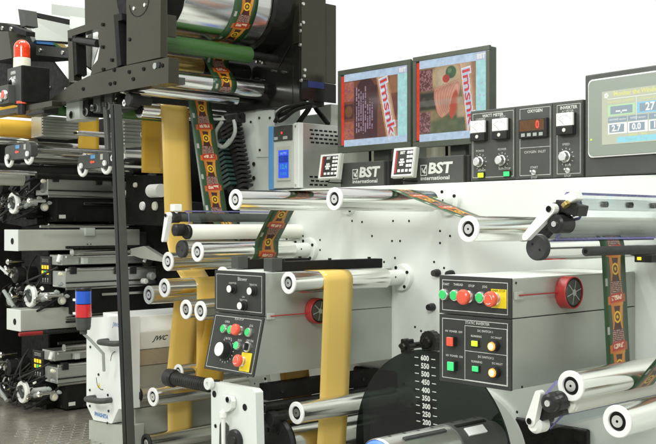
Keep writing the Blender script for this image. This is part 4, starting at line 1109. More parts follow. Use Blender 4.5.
for k, (lab, pts, r, mt) in enumerate((
    ('thick black cable drooping over the junction box', [(314, 99), (316, 108), (322, 116), (328, 124)], .012, 'black'),
    ('black cable running down to the vented box, crossing the others', [(310, 99), (309, 108), (302, 118), (298, 124)], .012, 'black'),
    ('black cable looping left behind the blue-edged box', [(313, 103), (300, 106), (288, 112), (279, 116), (275, 122)], .010, 'black'),
    ('black cable loop nearest the grey column', [(311, 106), (296, 110), (284, 119), (279, 121), (277, 115), (285, 108), (306, 103)], .008, 'black'),
    ('grey cable among the black cables above the vented box', [(276, 112), (285, 107), (297, 105), (308, 102)], .006, 'cablegrey'))):
    Yk = (.20, .03, -.035, -.055, -.02)[k]
    P3 = [P(u, v, Y=Yk) for u, v in pts]
    # smooth the run
    sm = []
    for i in range(len(P3)-1):
        a0, a1, a2, a3 = P3[max(i-1, 0)], P3[i], P3[i+1], P3[min(i+2, len(P3)-1)]
        for j in range(6):
            s_ = j/6; sm.append(.5*((2*a1)+(a2-a0)*s_+(2*a0-5*a1+4*a2-a3)*s_*s_+(3*a1-a0-3*a2+a3)*s_**3))
    sm.append(P3[-1])
    o = MB().tube(sm, r, mt, 10).build('cable'); tag(o, lab, 'cable', 'cables above the vented box')
# cable chains
def chain(label, uv0, uv1, Y, w, mt):
    a = P(*uv0, Y=Y); b = P(*uv1, Y=Y); d = b-a; L = d.length; d.normalize()
    t = thing('cable_chain', label, 'cable chain', b, 'ribbed cable chains left of the grey column')
    m = MB(); n = int(L/.022); w2 = Vector((0, 1, 0)); e = Vector((d.z, 0, -d.x))
    for k in range(n):
        q = a+d*(k*.022)
        m.hexa([q-e*w-w2*.03, q+e*w-w2*.03, q+e*w+w2*.03, q-e*w+w2*.03, q-e*w-w2*.03+d*.014, q+e*w-w2*.03+d*.014, q+e*w+w2*.03+d*.014, q-e*w+w2*.03+d*.014], mt)
    m.build('links', t, .002)
    MB().tube([a, b], w*.6, 'black', 10).build('cables', t)
chain('teal-tinted ribbed cable chain beside the printed strip', (221, 142), (232, 192), -.10, .036, 'teal')
chain('black ribbed cable chain against the grey column', (231, 126), (243, 192), -.06, .050, 'plastic')
for k, (lab, pts) in enumerate((('grey flexible hose looping beside the printed strip, left', [(222, 122), (216, 132), (217, 143), (223, 147), (230, 140)]), ('grey flexible hose looping over the ribbed chains', [(234, 120), (235, 132), (230, 142), (224, 147), (219, 145)]))):
    P3 = [P(u, v, Y=-.16) for u, v in pts]; sm = []
    for i in range(len(P3)-1):
        a0, a1, a2, a3 = P3[max(i-1, 0)], P3[i], P3[i+1], P3[min(i+2, len(P3)-1)]
        for j in range(6):
            s_ = j/6; sm.append(.5*((2*a1)+(a2-a0)*s_+(2*a0-5*a1+4*a2-a3)*s_*s_+(3*a1-a0-3*a2+a3)*s_**3))
    sm.append(P3[-1]); o = MB().tube(sm, .009, 'cablegrey', 10).build('hose'); tag(o, lab, 'hose', 'grey hoses by the printed strip')
p = P(239, 118, Y=-.16)
t = thing('latch_bracket', 'black bracket with a short horizontal arm against the grey column', 'bracket', (p.x, -.16, p.z))
a = P(226, 114, Y=-.16); b_ = P(236, 122, Y=-.16)
MB().box((a.x, -.16, b_.z), (b_.x, -.10, a.z), 'plastic').build('block', t, .006)
MB().tube([P(226, 116.5, Y=-.13), P(243, 115.5, Y=-.13)], .014, 'black', 14).build('arm', t)

# ================================================================== UPPER TOWER
Yq = -.76
# far plate
X1 = P(300, 60, Y=-.02).x
tower = t = thing('drum_tower', 'dark bronze and black overhead tower that holds the big chrome drum', 'tower', (X1-.3, -.3, P(300, 104, Y=-.02).z))
zb = P(300, 104, Y=-.02).z
MB().box((X1-1.5, -.02, zb), (X1-.05, .13, ZC+1.4), 'blackgloss').build('inner_plate', t, .003)
MB().box((X1-.048, -.022, P(295, 44, Y=-.02).z), (X1, .13, ZC+1.4), 'bronze').build('front_strip', t, .003)
MB().box((X1-.048, -.022, zb), (X1, .13, P(295, 44, Y=-.02).z-.002), 'blackgloss').build('front_strip_base', t, .003)
zs = P(315, 82, X=X1+.004).z
MB().box((X1-.04, .134, zs+.002), (X1+.006, .20, ZC+1.03), 'bronze').build('side_cover', t, .003)
MB().box((X1+.001, -.016, zs+.002), (X1+.006, .1335, ZC+1.05), 'bronze').build('side_cover', t, .001)
MB().box((X1+.001, -.016, zb+.02), (X1+.005, .20, zs), 'blackgloss').build('lower_cover', t, .001)
fs = side((X1+.0052, 0, 0)); a = fs.hit(308, 77); b_ = fs.hit(324, 89)
MB().quad(fs, a[0], b_[0], b_[1], a[1], .0004, 'navy').build('dark_window', t)
b = MB()
for u, v in ((303, 4), (300.5, 25), (303, 22.5), (300.5, 31), (300.5, 45), (304.5, 70), (301.5, 80.5), (304, 76)):
    fq = front((0, -.0225, 0)) if u < 302 else side((X1+.0065, 0, 0))
    x, y = fq.hit(u, v); b.lathe(fq.pt(x, y, 0), fq.n, [(0, .008), (.006, .007), (.006, 0)], 'alu', 14)
b.each('bolt', t)
b = MB(); fq = front((0, -.021, 0))
for u, v in ((258, 62), (262, 61), (264, 63), (274, 71), (284, 72), (256, 78), (262, 80)):
    x, y = fq.hit(u, v); b.lathe(fq.pt(x, y, 0), fq.n, [(0, .007), (.012, .006), (.012, 0)], 'chrome_dark', 12)
b.each('bolt', t)
a, b_ = fq.hit(278, 68), fq.hit(290, 46); MB().line(fq, a[0], a[1], b_[0], b_[1], .006, .002, 'blackmetal').build('seam', t)
# drum
DX, DZ, DR = -3.68, ZC+1.02, .19
t = thing('chrome_drum', 'large chrome drum at the top with printed film wrapped around it', 'drum', (DX, -.605, DZ-DR))
MB().lathe((DX, -.603, DZ), (0, 1, 0), [(0, .15), (0, DR-.003), (.003, DR), (.463, DR), (.466, DR-.004), (.466, .1)], 'chrome', 96).build('shell', t)
MB().lathe((DX, -.66, DZ), (0, 1, 0), [(.524, DR*1.0), (.530, DR*1.12), (.64, DR*1.12)], 'blackgloss', 72).build('bearing_hub', t)
MB().lathe((DX, -.715, DZ), (0, 1, 0), [(0, 0), (0, DR*1.0), (.110, DR*1.0), (.110, 0)], 'black', 64).build('bearing_hub', t)
p = P(172.5, 26, X=DX+DR+.012)
MB().box((p.x-.02, p.y-.03, p.z-.045), (p.x, p.y+.02, p.z+.045), 'bronze').build('tab', t, .002)
# near plate
pts = [P(u, v, Y=Yq) for u, v in ((126.2, 65.2), (160.5, 58), (160, 0), (123.5, 0))]
x0, x1 = pts[0].x, pts[1].x
t = tower
zlow = (pts[0].z+pts[1].z)/2
MB().box((x0, Yq, zlow), (x1, Yq+.034, ZC+1.45), 'bronze').build('near_plate', t, .003)
b = MB(); fq = front((0, Yq-.0005, 0))
for u, v in ((134.3, 8.5), (145, 5), (129.5, 39.5)):
    x, y = fq.hit(u, v); b.lathe(fq.pt(x, y, 0), fq.n, [(0, .008), (.004, .008), (.004, 0)], 'alu' if v < 20 else 'black', 14)
b.each('bolt', t)
L = MB(); x, y = fq.hit(139, 2)
for k in range(12):
    a0 = math.radians(180+15*k); a1 = math.radians(195+15*k); L.line(fq, x+.075*math.cos(a0), y+.06*math.sin(a0), x+.075*math.cos(a1), y+.06*math.sin(a1), .004, .0008, 'black')
L.build('round_cover_line', t)
# arm bar + C bracket
a = P(168.7, 57, Y=Yq-.002); b_ = P(168.7, 82.5, Y=Yq-.002); l = P(48, 98, Y=Yq-.002)
t = tower
ar = [P(u, v, Y=Yq) for u, v in ((168.7, 57.2), (168.2, 82.8), (50, 104), (50, 100), (72, 84), (91, 75), (126, 65.7))]
MB().prism(ar, (0, .05, 0), 'bronze').build('arm', t, .002)
br = [P(u, v, Y=Yq+.002) for u, v in ((67.5, 30.5), (113.8, 15.2), (117.3, 66.8), (90.5, 75.0), (92.5, 66), (97.5, 60), (99.5, 48), (98, 36.5), (99, 27.5), (72.2, 36), (74, 80.5), (69, 82))]
MB().prism(br, (0, .04, 0), 'bronze').build('bracket', t, .002)
fk = [P(u, v, Y=Yq+.004) for u, v in ((72.4, 35), (75.6, 33.9), (77.2, 74), (74.2, 76))]
MB().prism(fk, (0, .05, 0), 'black').build('inner_post', t, .002)
fk = [P(u, v, Y=Yq-.001) for u, v in ((113.5, 15), (121.5, 13), (122, 20), (118, 21), (121, 65), (117, 66.5), (114.3, 24))]
MB().prism(fk, (0, .05, 0), 'black').build('edge_post', t, .002)
MB().tube([P(76, 40, Y=Yq+.02), P(98, 43.5, Y=Yq+.02)], .018, 'plastic', 16).build('pin', t)
b = MB(); fq = front((0, Yq-.0012, 0))
for u, v in ((69.5, 39.5), (102.5, 24.5), (102.3, 47), (111.5, 60), (114, 70), (114.5, 83), (83, 89), (129, 72), (133, 79), (143.5, 69), (162, 65.5), (103, 69.5), (110, 84)):
    x, y = fq.hit(u, v); b.lathe(fq.pt(x, y, 0), fq.n, [(0, .0085), (.003, .0085), (.003, .004), (.001, .004), (.001, 0)], 'black', 14)
for u, v in ((158.5, 65), (155, 66)): x, y = fq.hit(u, v); b.lathe(fq.pt(x, y, 0), fq.n, [(0, .013), (.003, .013), (.003, 0)], 'blackmetal' if u > 158 else 'cablegrey', 14)
b.each('bolt', t)
# hangers under the arm
for k, (u0, v0, u1, v1, m, lab) in enumerate(((66, 100, 79, 119, 'columngrey', 'pale grey hanger block under the left end of the tower arm'), (93, 93, 100, 112, 'charcoal', 'small grey hanger with a white roller eye under the arm'), (104, 92, 112, 110, 'charcoal', 'grey hanger holding the two black tubes beside the black post'), (84, 97, 88, 116, 'black', 'narrow black hanger between the pale block and small hanger'))):
    a, b_ = P(u0, v0, Y=-.70), P(u1, v1, Y=-.70)
    t = thing('hanger', lab, 'hanger', (a.x, -.70, b_.z), 'hangers below the tower arm')
    MB().box((a.x, -.70, b_.z), (b_.x, -.60, a.z+.03), m).build('block', t, .004)
    p = P((u0+u1)/2, v1-4, Y=-.70); MB().lathe(p, (0, -1, 0), [(.0005, .018), (.008, .018), (.008, .008, 'black'), (.004, .008, 'black'), (.004, 0, 'black')], 'cablegrey', 20).build('eye', t)
# green and other rollers of the tower
def troller(label, X, z, y0, y1, R, mat, cap='alu', name='tower_roller', group='rollers of the drum tower', extra=None):
    t = thing(name, label, 'roller', (X, y0, z), group)
    b = MB(); prf = [(0, 0), (0, R*.92), (.004, R)]
    if extra: prf += [(d, R, m) for d, m in extra]
    else: prf += [(y1-y0, R)]
    b.lathe((X, y0, z), (0, 1, 0), prf, mat, 48).build('shell', t)
    MB().lathe((X, y0-.0005, z), (0, -1, 0), [(0, R*.6), (.01, R*.55), (.01, 0)], cap, 24).build('axle', t)
    if not extra: MB().lathe((X, y1, z), (0, 1, 0), [(0, R), (.0005, R*.5), (max(.01, -.02-y1), R*.5)], 'blackmetal', 24).build('journal', t)
    return t
p = P(249, 55, X=-3.615); troller('green covered roller directly beneath the chrome drum', p.x, p.z, -.70, p.y, .037, 'greenroll')
p = P(253, 90, Y=-.058); tz = p.z; TX = -3.69
tR = troller('chrome roller below the green roller with printed film over its far part', TX, tz, -.72, -.058, .040, 'chrome')
p = P(207, 68.5, X=-3.80); troller('roller wrapped in gold and green film behind the lower chrome roller', p.x, p.z, -.72, -.05, .042, 'gold', extra=[(.17, 'greenroll'), (.40, 'gold'), (.67, 'blackmetal')])
p = P(236, 99.5, Y=-.12); tL = troller('thin chrome roller right below the film-carrying chrome roller', p.x, p.z, -.74, -.12, .026, 'chrome')
p = P(139, 110, X=-3.915); tM = troller('chrome roller behind the amber film, under the tower arm', p.x, p.z, p.y, -.10, .036, 'chrome', 'black')
p = P(121, 112, X=-4.05); q = P(163, 112, X=-4.05); troller('green roller end with pale ring behind the black post', p.x, p.z, p.y, q.y, .030, 'greenroll', 'alu')
p = P(142, 97, Y=-.72); 
# printed film over drum and down
AD = lambda a0, a1: [(x, z, *YP) for x, z in arc(DX, DZ, DR+.0012, a0, a1, 24)]
rows = AD(120, -92)
q = row(205, 231, 59, -3.72)
rows += [(-3.715, ZC+.74, *YP)] + [(x, z, *YP) for x, z in arc(TX, tz, .0412, 20, -60, 8)]
strip('printed_strip', rows, 'printed', 'printed film wrapped over the chrome drum and the roller beneath it', 'film strip', None, .02)
Xa = -3.85
rows = [(Xa+.02, tL.location.z+.03, *YP), (Xa, tL.location.z-.02, *YP)]
rows += [(-3.725, ZC+.066, *YP), (-3.60, ZC-.03, *YP), (-3.545, ZC-.062, *YP)] + [(x, z, *YP) for x, z in arc(rJ.location.x, rJ.location.z, .0412, 130, 60, 8)]
strip('printed_strip', rows, 'printed', 'long printed film strip hanging beside the amber film, left of ribbed chains', 'film strip', None, .10)
# amber films
zc = tM.location
rows = [(zc.x-.10, zc.z+.040, *YT)] + [(x, z, *YT) for x, z in arc(zc.x, zc.z, .037, 100, 0, 8)]
rows += [(-3.845, ZC-.04, *YT), (-3.80, ZC-.16, *YT), (-3.72, ZC-.235, *YT)]
rows += [(x, z, *YT) for x, z in arc(r2.location.x, r2.location.z, .0408, 150, 0, 10)] + [(-3.60, ZC-.60, *YT), (-3.62, ZC-.70, *YT)]
strip('amber_strip', rows, 'tan', 'long amber film strip hanging beside the printed strip down to the middle rollers', 'film strip')
Y2 = (-.45, -.30)
rows = [row(141.5, 163.5, 112, -4.12), row(141.5, 163.5, 173, -4.12)]
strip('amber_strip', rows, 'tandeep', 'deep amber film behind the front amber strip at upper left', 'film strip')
rows = [row(176, 201, 285, -3.72), row(174, 199, 300, -3.735), row(167, 192, 369, -3.78), row(168, 192, 440, -3.785), row(168, 192, 470, -3.785)]
strip('amber_strip', rows, 'tan', 'amber film falling steeply left behind the two close rollers', 'film strip')
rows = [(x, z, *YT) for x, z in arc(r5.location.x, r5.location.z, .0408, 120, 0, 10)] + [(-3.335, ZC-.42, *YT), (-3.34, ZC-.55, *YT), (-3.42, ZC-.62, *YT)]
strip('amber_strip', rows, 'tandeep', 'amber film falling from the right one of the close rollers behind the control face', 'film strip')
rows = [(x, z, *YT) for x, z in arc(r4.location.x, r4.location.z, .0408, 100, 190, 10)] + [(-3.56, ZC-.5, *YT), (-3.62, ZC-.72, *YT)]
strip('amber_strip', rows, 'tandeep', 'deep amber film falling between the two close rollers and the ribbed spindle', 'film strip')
rows = [(-3.60, ZC-.78, *YT), (-3.62, ZC-1.08, *YT)]
p = P(270, 378, Y=-.3)
rows = [(-3.05, ZC-.50, *YT), (-3.0, ZC-.75, *YT), (-2.98, ZC-1.0, *YT)]
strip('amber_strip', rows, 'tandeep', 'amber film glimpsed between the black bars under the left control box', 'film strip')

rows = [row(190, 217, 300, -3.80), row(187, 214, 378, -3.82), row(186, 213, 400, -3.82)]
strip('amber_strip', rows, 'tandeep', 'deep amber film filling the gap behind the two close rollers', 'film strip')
# ================================================================== FLOOR, POST, WHITE CABINET
pm('decksteel', (.52, .49, .40), .28, .7, .12, 4, rvar=.08)
pm('tray', (.44, .41, .32), .32, .4, .05, 3)
m = pm('floorsteel', (.42, .42, .38), .35, 0, .08, 1.2, rvar=.1)
zf = P(30, 425, S=5.2).z
fl = MB().box((-14, -8, -.2), (6, 8, 0), 'floorsteel').build('floor'); fl['kind'] = 'structure'
# raised steel deck with tread lozenges, under the printing units
zd = P(40, 440, Y=-.95).z
t = thing('steel_deck', 'dark steel deck with bright tread lozenges under the printing units', 'deck', (-4.9, -.4, 0))
dx0, dx1 = -6.6, -4.2
zd = P(60, 425, X=-4.6).z
MB().box((dx0, -1.6, zd-.05), (dx1, .3, zd), 'decksteel').build('deck_plate', t, .003)
MB().box((dx0+.1, -1.5, 0), (dx1-.1, .2, zd-.052), 'black').build('base', t)
def PZ(u, v, z):
    d = ray(u, v); return CAMP+d*((z-CAMP.z)/d.z)
b = MB(); hd = Vector((1, -.12, 0)).normalized()
for i in range(40):
    for j in range(44):
        x = -5.6+.05*i; y = -1.55+.062*j+(.031 if i % 2 else 0)
        dlt = Vector((x, y, zd))-CAMP; s_ = dlt.dot(FV); u = HU+FPX*dlt.dot(RV)/s_; v = HV-FPX*dlt.z/s_
        if not (v > 431-.10*u and u > 18 and u < 110 and v < 475): continue
        f2 = Fr((x, y, zd), (1, 0, 0), (0, 1, 0))
        b.obox(f2, -.0055, .0055, -.022, .022, .0003, .0022, 'alu')
tr = b.build('tread', t, .001); tr['kind'] = 'stuff'

# black post
q0, q1 = P(112.3, 104, Y=-.80), P(125.3, 440, Y=-.80)
d = (q1-q0); d.normalize(); end = q0+d*((q0.z)/-d.z)
t = thing('black_post', 'tall slim black post standing left of the amber strips', 'post', (end.x, -.80, 0))
s = (q0-CAMP).dot(FV)/FPX
w = .050; dp = .055
def slab(x0, x1, y0, y1, mt, nm, par, top=q0):
    c = []
    for base in (end, top):
        c += [Vector((base.x+x0, y0, base.z)), Vector((base.x+x1, y0, base.z)), Vector((base.x+x1, y1, base.z)), Vector((base.x+x0, y1, base.z))]
    return MB().hexa(c, mt).build(nm, par, .004, 3)
slab(-.024, .006, -.80, -.756, 'blackgloss', 'profile', t); slab(.0065, .0095, -.796, -.760, 'charcoal', 'edge_highlight', t); slab(-.027, -.0245, -.796, -.760, 'charcoal', 'edge_highlight', t)  # paler charcoal edges: highlight lines of the glossy post put into colour

# white cabinet with two handles
Yw = -.66
wx0, wx1 = P(88, 380, Y=Yw).x, P(127, 330, Y=Yw).x
t = thing('white_cabinet', 'white cabinet end with two dark handles and a long white hood', 'cabinet', ((wx0+wx1)/2, Yw, 0))
zt = P(100, 316.5, Y=Yw).z
q = [(86.5, 333), (86.5, 405), (93.5, 420), (112, 423.5), (118.5, 409), (130, 409), (130, 316), (91, 317.5)]
MB().prism([P(u, v, Y=Yw-.01) for u, v in q], (0, .05, 0), 'whitepaint').build('end_plate', t, .006, 3)
q = [(89, 420), (118, 425), (132, 425), (132, 470), (89, 466)]
pts = [P(u, v, Y=Yw) for u, v in q]; pts[3].z = pts[4].z = 0
MB().prism(pts, (0, .06, 0), 'lightgrey').build('leg', t, .004)
xr = wx1
z1, z2, z3 = P(128, 317, X=xr).z, P(128, 333, X=xr+.02).z, P(128, 351, X=xr).z
prof = [(wx0+.06, Yw+.045, z1), (xr, Yw+.045, z1), (xr+.035, Yw+.045, z2), (xr, Yw+.045, z3), (wx0+.06, Yw+.045, z3)]
MB().prism(prof, (0, .75, 0), 'whitepaint').build('hood', t, .004)
MB().box((wx0+.08, Yw+.05, .3), (xr-.012, .02, z3-.075), 'boxgrey').build('body', t, .003)
MB().box((wx0+.08, Yw+.05, z3-.073), (xr-.006, .02, z3-.002), 'tray').build('body_strip', t, .002)  # tan tone stands in for the amber film mirrored in the steel
MB().box((wx0+.08, Yw+.05, .06), (xr-.014, .02, .296), 'lightgrey').build('drip_tray', t, .003)
fs = Fr((xr+.035, Yw, z2), (0, 1, 0), Vector((xr+.035, 0, z2))-Vector((xr, 0, z3)))
def handle(u0, v0, u1, v1):
    a, b_ = P(u0, v0, Y=Yw-.012), P(u1, v1, Y=Yw-.012)
    o_ = Vector((0, -.055, 0))
    pts = [a, a+o_*.6, a+o_*.9+(b_-a)*.08, a+o_+(b_-a)*.25, a+o_+(b_-a)*.75, b_+o_*.9-(b_-a)*.08, b_+o_*.6, b_]
    MB().tube(pts, .013, 'charcoal', 14).build('handle', t)
handle(95, 397.5, 111, 400); handle(108, 341, 124, 343)
b = MB(); fq = front((0, Yw-.0105, 0))
for u, v in ((90.5, 347), (98.7, 374.5), (90, 390), (108, 395), (108.7, 411), (107.5, 423), (90, 406)):
    x, y = fq.hit(u, v); b.lathe(fq.pt(x, y, 0), fq.n, [(0, .006), (.003, .006), (.003, 0)], 'blackmetal', 12)
b.each('screw', t)
for cu, cv, a0, a1 in ((101.5, 379.5, 175, 290), (116, 362, 95, 180)):
    x, y = fq.hit(cu, cv); n = 12; L = MB()
    for k in range(n):
        p, q_ = math.radians(a0+(a1-a0)*k/n), math.radians(a0+(a1-a0)*(k+1)/n); L.line(fq, x+.046*math.cos(p), y+.046*math.sin(p), x+.046*math.cos(q_), y+.046*math.sin(q_), .004, .0006, 'charcoal')
    L.build('drawn_line', t)
L = MB()
x, y = fq.hit(99, 385.5); L.poly([fq.pt(x-.011, y-.010, .0006), fq.pt(x+.011, y-.010, .0006), fq.pt(x, y+.014, .0006)], 'yellow'); L.build('sticker', t); L = MB()
x, y = fq.hit(101, 415.5); L.text(fq, x, y, 'IWASHITA', .026, 'markblue', .0006, bold=.0008, shear=.2); L.build('lettering', t); L = MB()
x, y = fq.hit(116, 325); L.text(fq, x, y, 'JWC', .03, 'markblue', .0006, shear=.3)
L.build('lettering', t)
fh = Fr((xr+.035, Yw, z2), (0, 1, 0), Vector((xr, 0, z3))-Vector((xr+.035, 0, z2)))
fh = Fr((xr+.0, Yw, z3), (0, 1, 0), Vector((.035, 0, z2-z3)))
L = MB(); x, y = fh.hit(160, 338); L.text(fh, x, y, 'JWC', .034, 'charcoal', .0012, bold=.001, shear=.3); L.build('lettering', t)
# signal tower
p = P(83.5, 327, Y=-.80)
t = thing('signal_tower', 'blue over red signal light on a small black base', 'signal light', (p.x, -.80, p.z))
h1, h2, h3 = P(83.5, 317, Y=-.8).z-p.z, P(83.5, 303.5, Y=-.8).z-p.z, P(83.5, 290.5, Y=-.8).z-p.z
r = .0355
ax = (0, 0, 1)
MB().lathe(p, ax, [(-.03, 0), (-.03, .016), (-.012, .016), (-.012, r*.8), (0, r*.9), (h1-.002, r*.97), (h1-.002, 0)], 'charcoal', 36).build('base', t)
MB().lathe(p, ax, [(h1, r*.9), (h1, r), (h2-.003, r), (h2-.003, r*.9)], 'lens_red', 36).build('red_lens', t)
MB().lathe(p, ax, [(h2, r*.9), (h2, r), (h3-.002, r), (h3-.002, r*.9)], 'lens_blue', 36).build('blue_lens', t)
MB().lathe(p, ax, [(h3, 0), (h3, r*1.02), (h3+.008, r*1.02), (h3+.013, r*.85), (h3+.013, 0)], 'plastic', 36).build('cap', t)
f2 = front(p+Vector((-.012, -r-.001, 0)))
MB().obox(f2, -.016, .008, h1+.012, h1+.022, -.008, .001, 'ringwhite').obox(f2, -.016, .008, h2+.012, h2+.022, -.008, .001, 'ringwhite').build('stickers', t)
MB().tube([p+Vector((0, 0, -.03)), p+Vector((.01, .03, -.06)), p+Vector((.05, .07, -.12)), p+Vector((.03, .085, -.20))], .007, 'cablegrey', 10).build('bracket_arm', t)

# ================================================================== PRINTING UNITS
UX = -4.82
def px(u, v, Y=None, X=None): return P(u, v, Y=Y, X=X)
def make_unit():
    hw = px(29, 296, Y=-.60)
    t = thing('printing_unit', '', 'printing unit', hw, 'stacked printing units at the left')
    # side block carrying the shafts
    a, b_ = px(52, 289.5, X=UX), px(112, 314, X=UX)
    q = [px(u, v, Y=-.46) for u, v in ((6, 300), (54, 289), (54, 316), (40, 316.5), (6, 306))]
    MB().prism(q, (0, .05, 0), 'black').build('side_plate', t, .003)
    MB().box((UX-.35, -.408, b_.z+.01), (UX, .20, a.z+.005), 'black').build('side_block', t, .004)
    p = px(61.5, 300.5, X=UX); MB().lathe(p, (1, 0, 0), [(.0005, 0), (.0005, .022), (.010, .022), (.012, .016), (.012, .009, 'cream'), (.016, .008, 'cream'), (.016, 0, 'cream')], 'cablegrey', 24).build('bearing', t)
    # grey doctor bars
    for (u, v0, v1, dx, y1, mt, nm) in ((65, 271.5, 288, 0.0, .22, 'brushed', 'ink_tray'), (62, 255, 265.5, -.03, .14, 'brushed', 'doctor_bar')):
        z1, z0 = px(u, v0, X=UX+dx).z, px(u, v1, X=UX+dx).z; y0 = px(u, v0, X=UX+dx).y
        MB().box((UX+dx-.14, y0, z0), (UX+dx, y1, z1), mt).build(nm, t, .004)
    z = px(90, 268.5, X=UX-.02).z; MB().box((UX-.10, -.40, z-.010), (UX-.01, .22, z+.008), 'black').build('spacer', t, .002)
    z = px(80, 252.5, X=UX-.03).z; MB().lathe((UX-.04, -.40, z), (0, 1, 0), [(0, 0), (0, .022), (.62, .022)], 'chrome_dark', 28).build('shaft', t)
    z = px(90, 294.5, X=UX+.01).z; MB().box((UX+.002, -.25, z-.010), (UX+.014, .20, z+.004), 'chrome_dark').build('slot', t, .001)
    MB().box((UX-.02, -.36, px(84, 264, X=UX).z), (UX+.010, -.33, px(84, 256, X=UX).z), 'columngrey').build('clip', t, .002)
    # end blocks at the far side
    z1, z0 = px(155, 262, X=UX+.01).z, px(155, 290, X=UX+.01).z
    MB().box((UX-.2, .222, z0-.03), (UX+.03, .36, z1+.05), 'black').build('far_block', t, .006)
    for dz in (.0, .10): MB().lathe((UX+.031, .27, z0+.02+dz), (1, 0, 0), [(0, .018), (.006, .018), (.008, .01), (.008, 0)], 'cablegrey', 18).build('bolt', t)
    MB().lathe((UX-.05, .15, z1+.005), (1, 0, 0), [(0, 0), (0, .035), (.12, .035), (.12, .02), (.14, .02), (.14, 0)], 'chrome_dark', 24).build('coupling', t)
    # motor
    m0 = px(13, 275, Y=-.56); r = .045
    MB().lathe(m0, (0, 1, 0), [(0, 0), (0, .02), (.004, r*.8), (.010, r), (.05, r), (.052, r*.92), (.06, r*.92), (.062, r), (.13, r), (.13, 0)], 'plastic', 36).build('motor', t)
    MB().lathe(m0, (0, -1, 0), [(.0005, .018), (.012, .016), (.012, 0)], 'chrome_dark', 20).build('motor_cap', t)
    # LED panel housing
    a, b_ = px(39.5, 256, Y=-.47), px(50.5, 285, Y=-.47)
    MB().box((a.x, -.468, b_.z), (b_.x, -.36, a.z), 'plastic').build('control_head', t, .004)
    fr = front((a.x, -.4685, b_.z)); W, H = b_.x-a.x, a.z-b_.z
    L = MB()
    for k in range(3): L.quad(fr, W*(.18+.23*k), W*(.36+.23*k), H*.55, H*.68, .0008, 'yellowled')
    for k, mm in enumerate(('yellowled', 'greenlit', 'yellowled')): L.quad(fr, W*(.18+.23*k), W*(.36+.23*k), H*.36, H*.49, .0008, mm)
    for k in range(3):
        L.quad(fr, W*.2, W*.8, H*(.80+.045*k), H*(.815+.045*k), .0008, 'ink'); L.disc(fr, W*(.3+.22*k), H*.20, W*.05, .0008, 'ink', 10); L.disc(fr, W*(.3+.22*k), H*.12, W*.045, .0008, 'cablegrey', 10)
    L.build('led_panel', t)
    # handwheel
    rw = .060
    MB().lathe(hw, (0, 1, 0), [(.004, rw*.60), (-.002, rw*.66), (-.002, rw*.94), (.006, rw), (.020, rw*.96), (.026, rw*.72), (.024, rw*.40)], 'leverpaint', 48).build('handwheel', t)
    MB().lathe(hw, (0, 1, 0), [(.004, rw*.60), (.012, rw*.56), (.012, rw*.25), (.0, rw*.22), (.0, 0)], 'cablegrey', 32).build('wheel_hub', t)
    fw = front(hw+Vector((0, -.001, 0)))
    MB().obox(Fr(fw.o, (.75, 0, -.66), (.66, 0, .75)), -rw*.62, rw*.62, -.010, .010, -.006, .012, 'charcoal').build('crank', t, .003)
    MB().lathe(hw, (0, 1, 0), [(.026, rw*.42), (.06, rw*.36), (.06, .014), (.14, .014)], 'leverpaint', 28).build('wheel_shaft', t)
    # little fittings, hoses
    rr = random.Random(4)
    b = MB()
    for k in range(16):
        p = px(6+rr.random()*40, 286+rr.random()*24, Y=-.47-rr.random()*.09); s = .007+rr.random()*.012
        if rr.random() < .5: b.lathe(p, (0, 1, 0), [(0, 0), (0, s), (.05, s), (.05, s*.6), (.1, s*.6), (.1, 0)], rr.choice(('plastic', 'plastic', 'blackmetal', 'chrome_dark', 'cablegrey')), 14)
        else: b.lathe(p, (1, 0, .3), [(0, 0), (0, s*.8), (.05, s*.8), (.05, 0)], rr.choice(('plastic', 'black', 'chrome_dark', 'cablegrey')), 14)
    b.each('stud', t)
    b = MB()
    for k in range(5):
        p = px(4+8*k, 300, Y=-.5); q_ = px(10+8*k, 284, Y=-.46); mid = (p+q_)/2+Vector((.02, -.05, -.02)); b.tube([p, p*.5+mid*.5+Vector((0, -.015, -.01)), mid, q_*.5+mid*.5+Vector((0, -.01, .01)), q_], .0055, rr.choice(('black', 'black', 'cablegrey')), 8)
    b.each('hose', t)
    b = MB()
    for u, v in ((59, 262), (60, 274), (60, 284), (56, 292), (66, 296)):
        p = px(u, v, X=UX+.001); b.lathe(p, (1, 0, 0), [(0, .012), (.018, .010), (.018, .006), (.03, .006), (.03, 0)], rr.choice(('cream', 'cablegrey', 'plastic')), 14)
    b.each('stud', t)
    a, b_ = px(52, 256, Y=-.40), px(59, 292, Y=-.40)
    MB().box((a.x, -.40, b_.z), (b_.x, -.30, a.z), 'plastic').build('end_block', t, .004)
    MB().tube([px(58, 262, X=UX+.02), px(60, 255, X=UX+.02)], .011, 'ringwhite', 12).build('small_lever', t)
    # bright turned fittings at the operator end
    for u, v, rr_, m_ in ((4, 270, .024, 'chrome'), (6.5, 262, .017, 'chrome_dark'), (33, 300, .020, 'chrome_dark'), (45, 296, .016, 'chrome')):
        p = px(u, v, Y=-.60); MB().lathe(p, (0, 1, 0), [(0, 0), (0, rr_*.6), (.006, rr_), (.022, rr_), (.026, rr_*.6), (.10, rr_*.55), (.10, 0)], m_, 24).build('turned_knob', t)
    MB().tube([px(-1, 266, Y=-.61), px(9, 275, Y=-.61)], .009, 'chrome', 12).build('cross_handle', t)
    p = px(9, 299, Y=-.59); MB().lathe(p, (0, 1, 0), [(0, 0), (0, .034), (.004, .038), (.03, .038), (.03, .02), (.12, .02), (.12, 0)], 'chrome_dark', 28).build('clutch_dial', t)
    MB().tube([px(4, 291, Y=-.605), px(14, 307, Y=-.605)], .011, 'cablegrey', 12).build('clutch_handle', t)
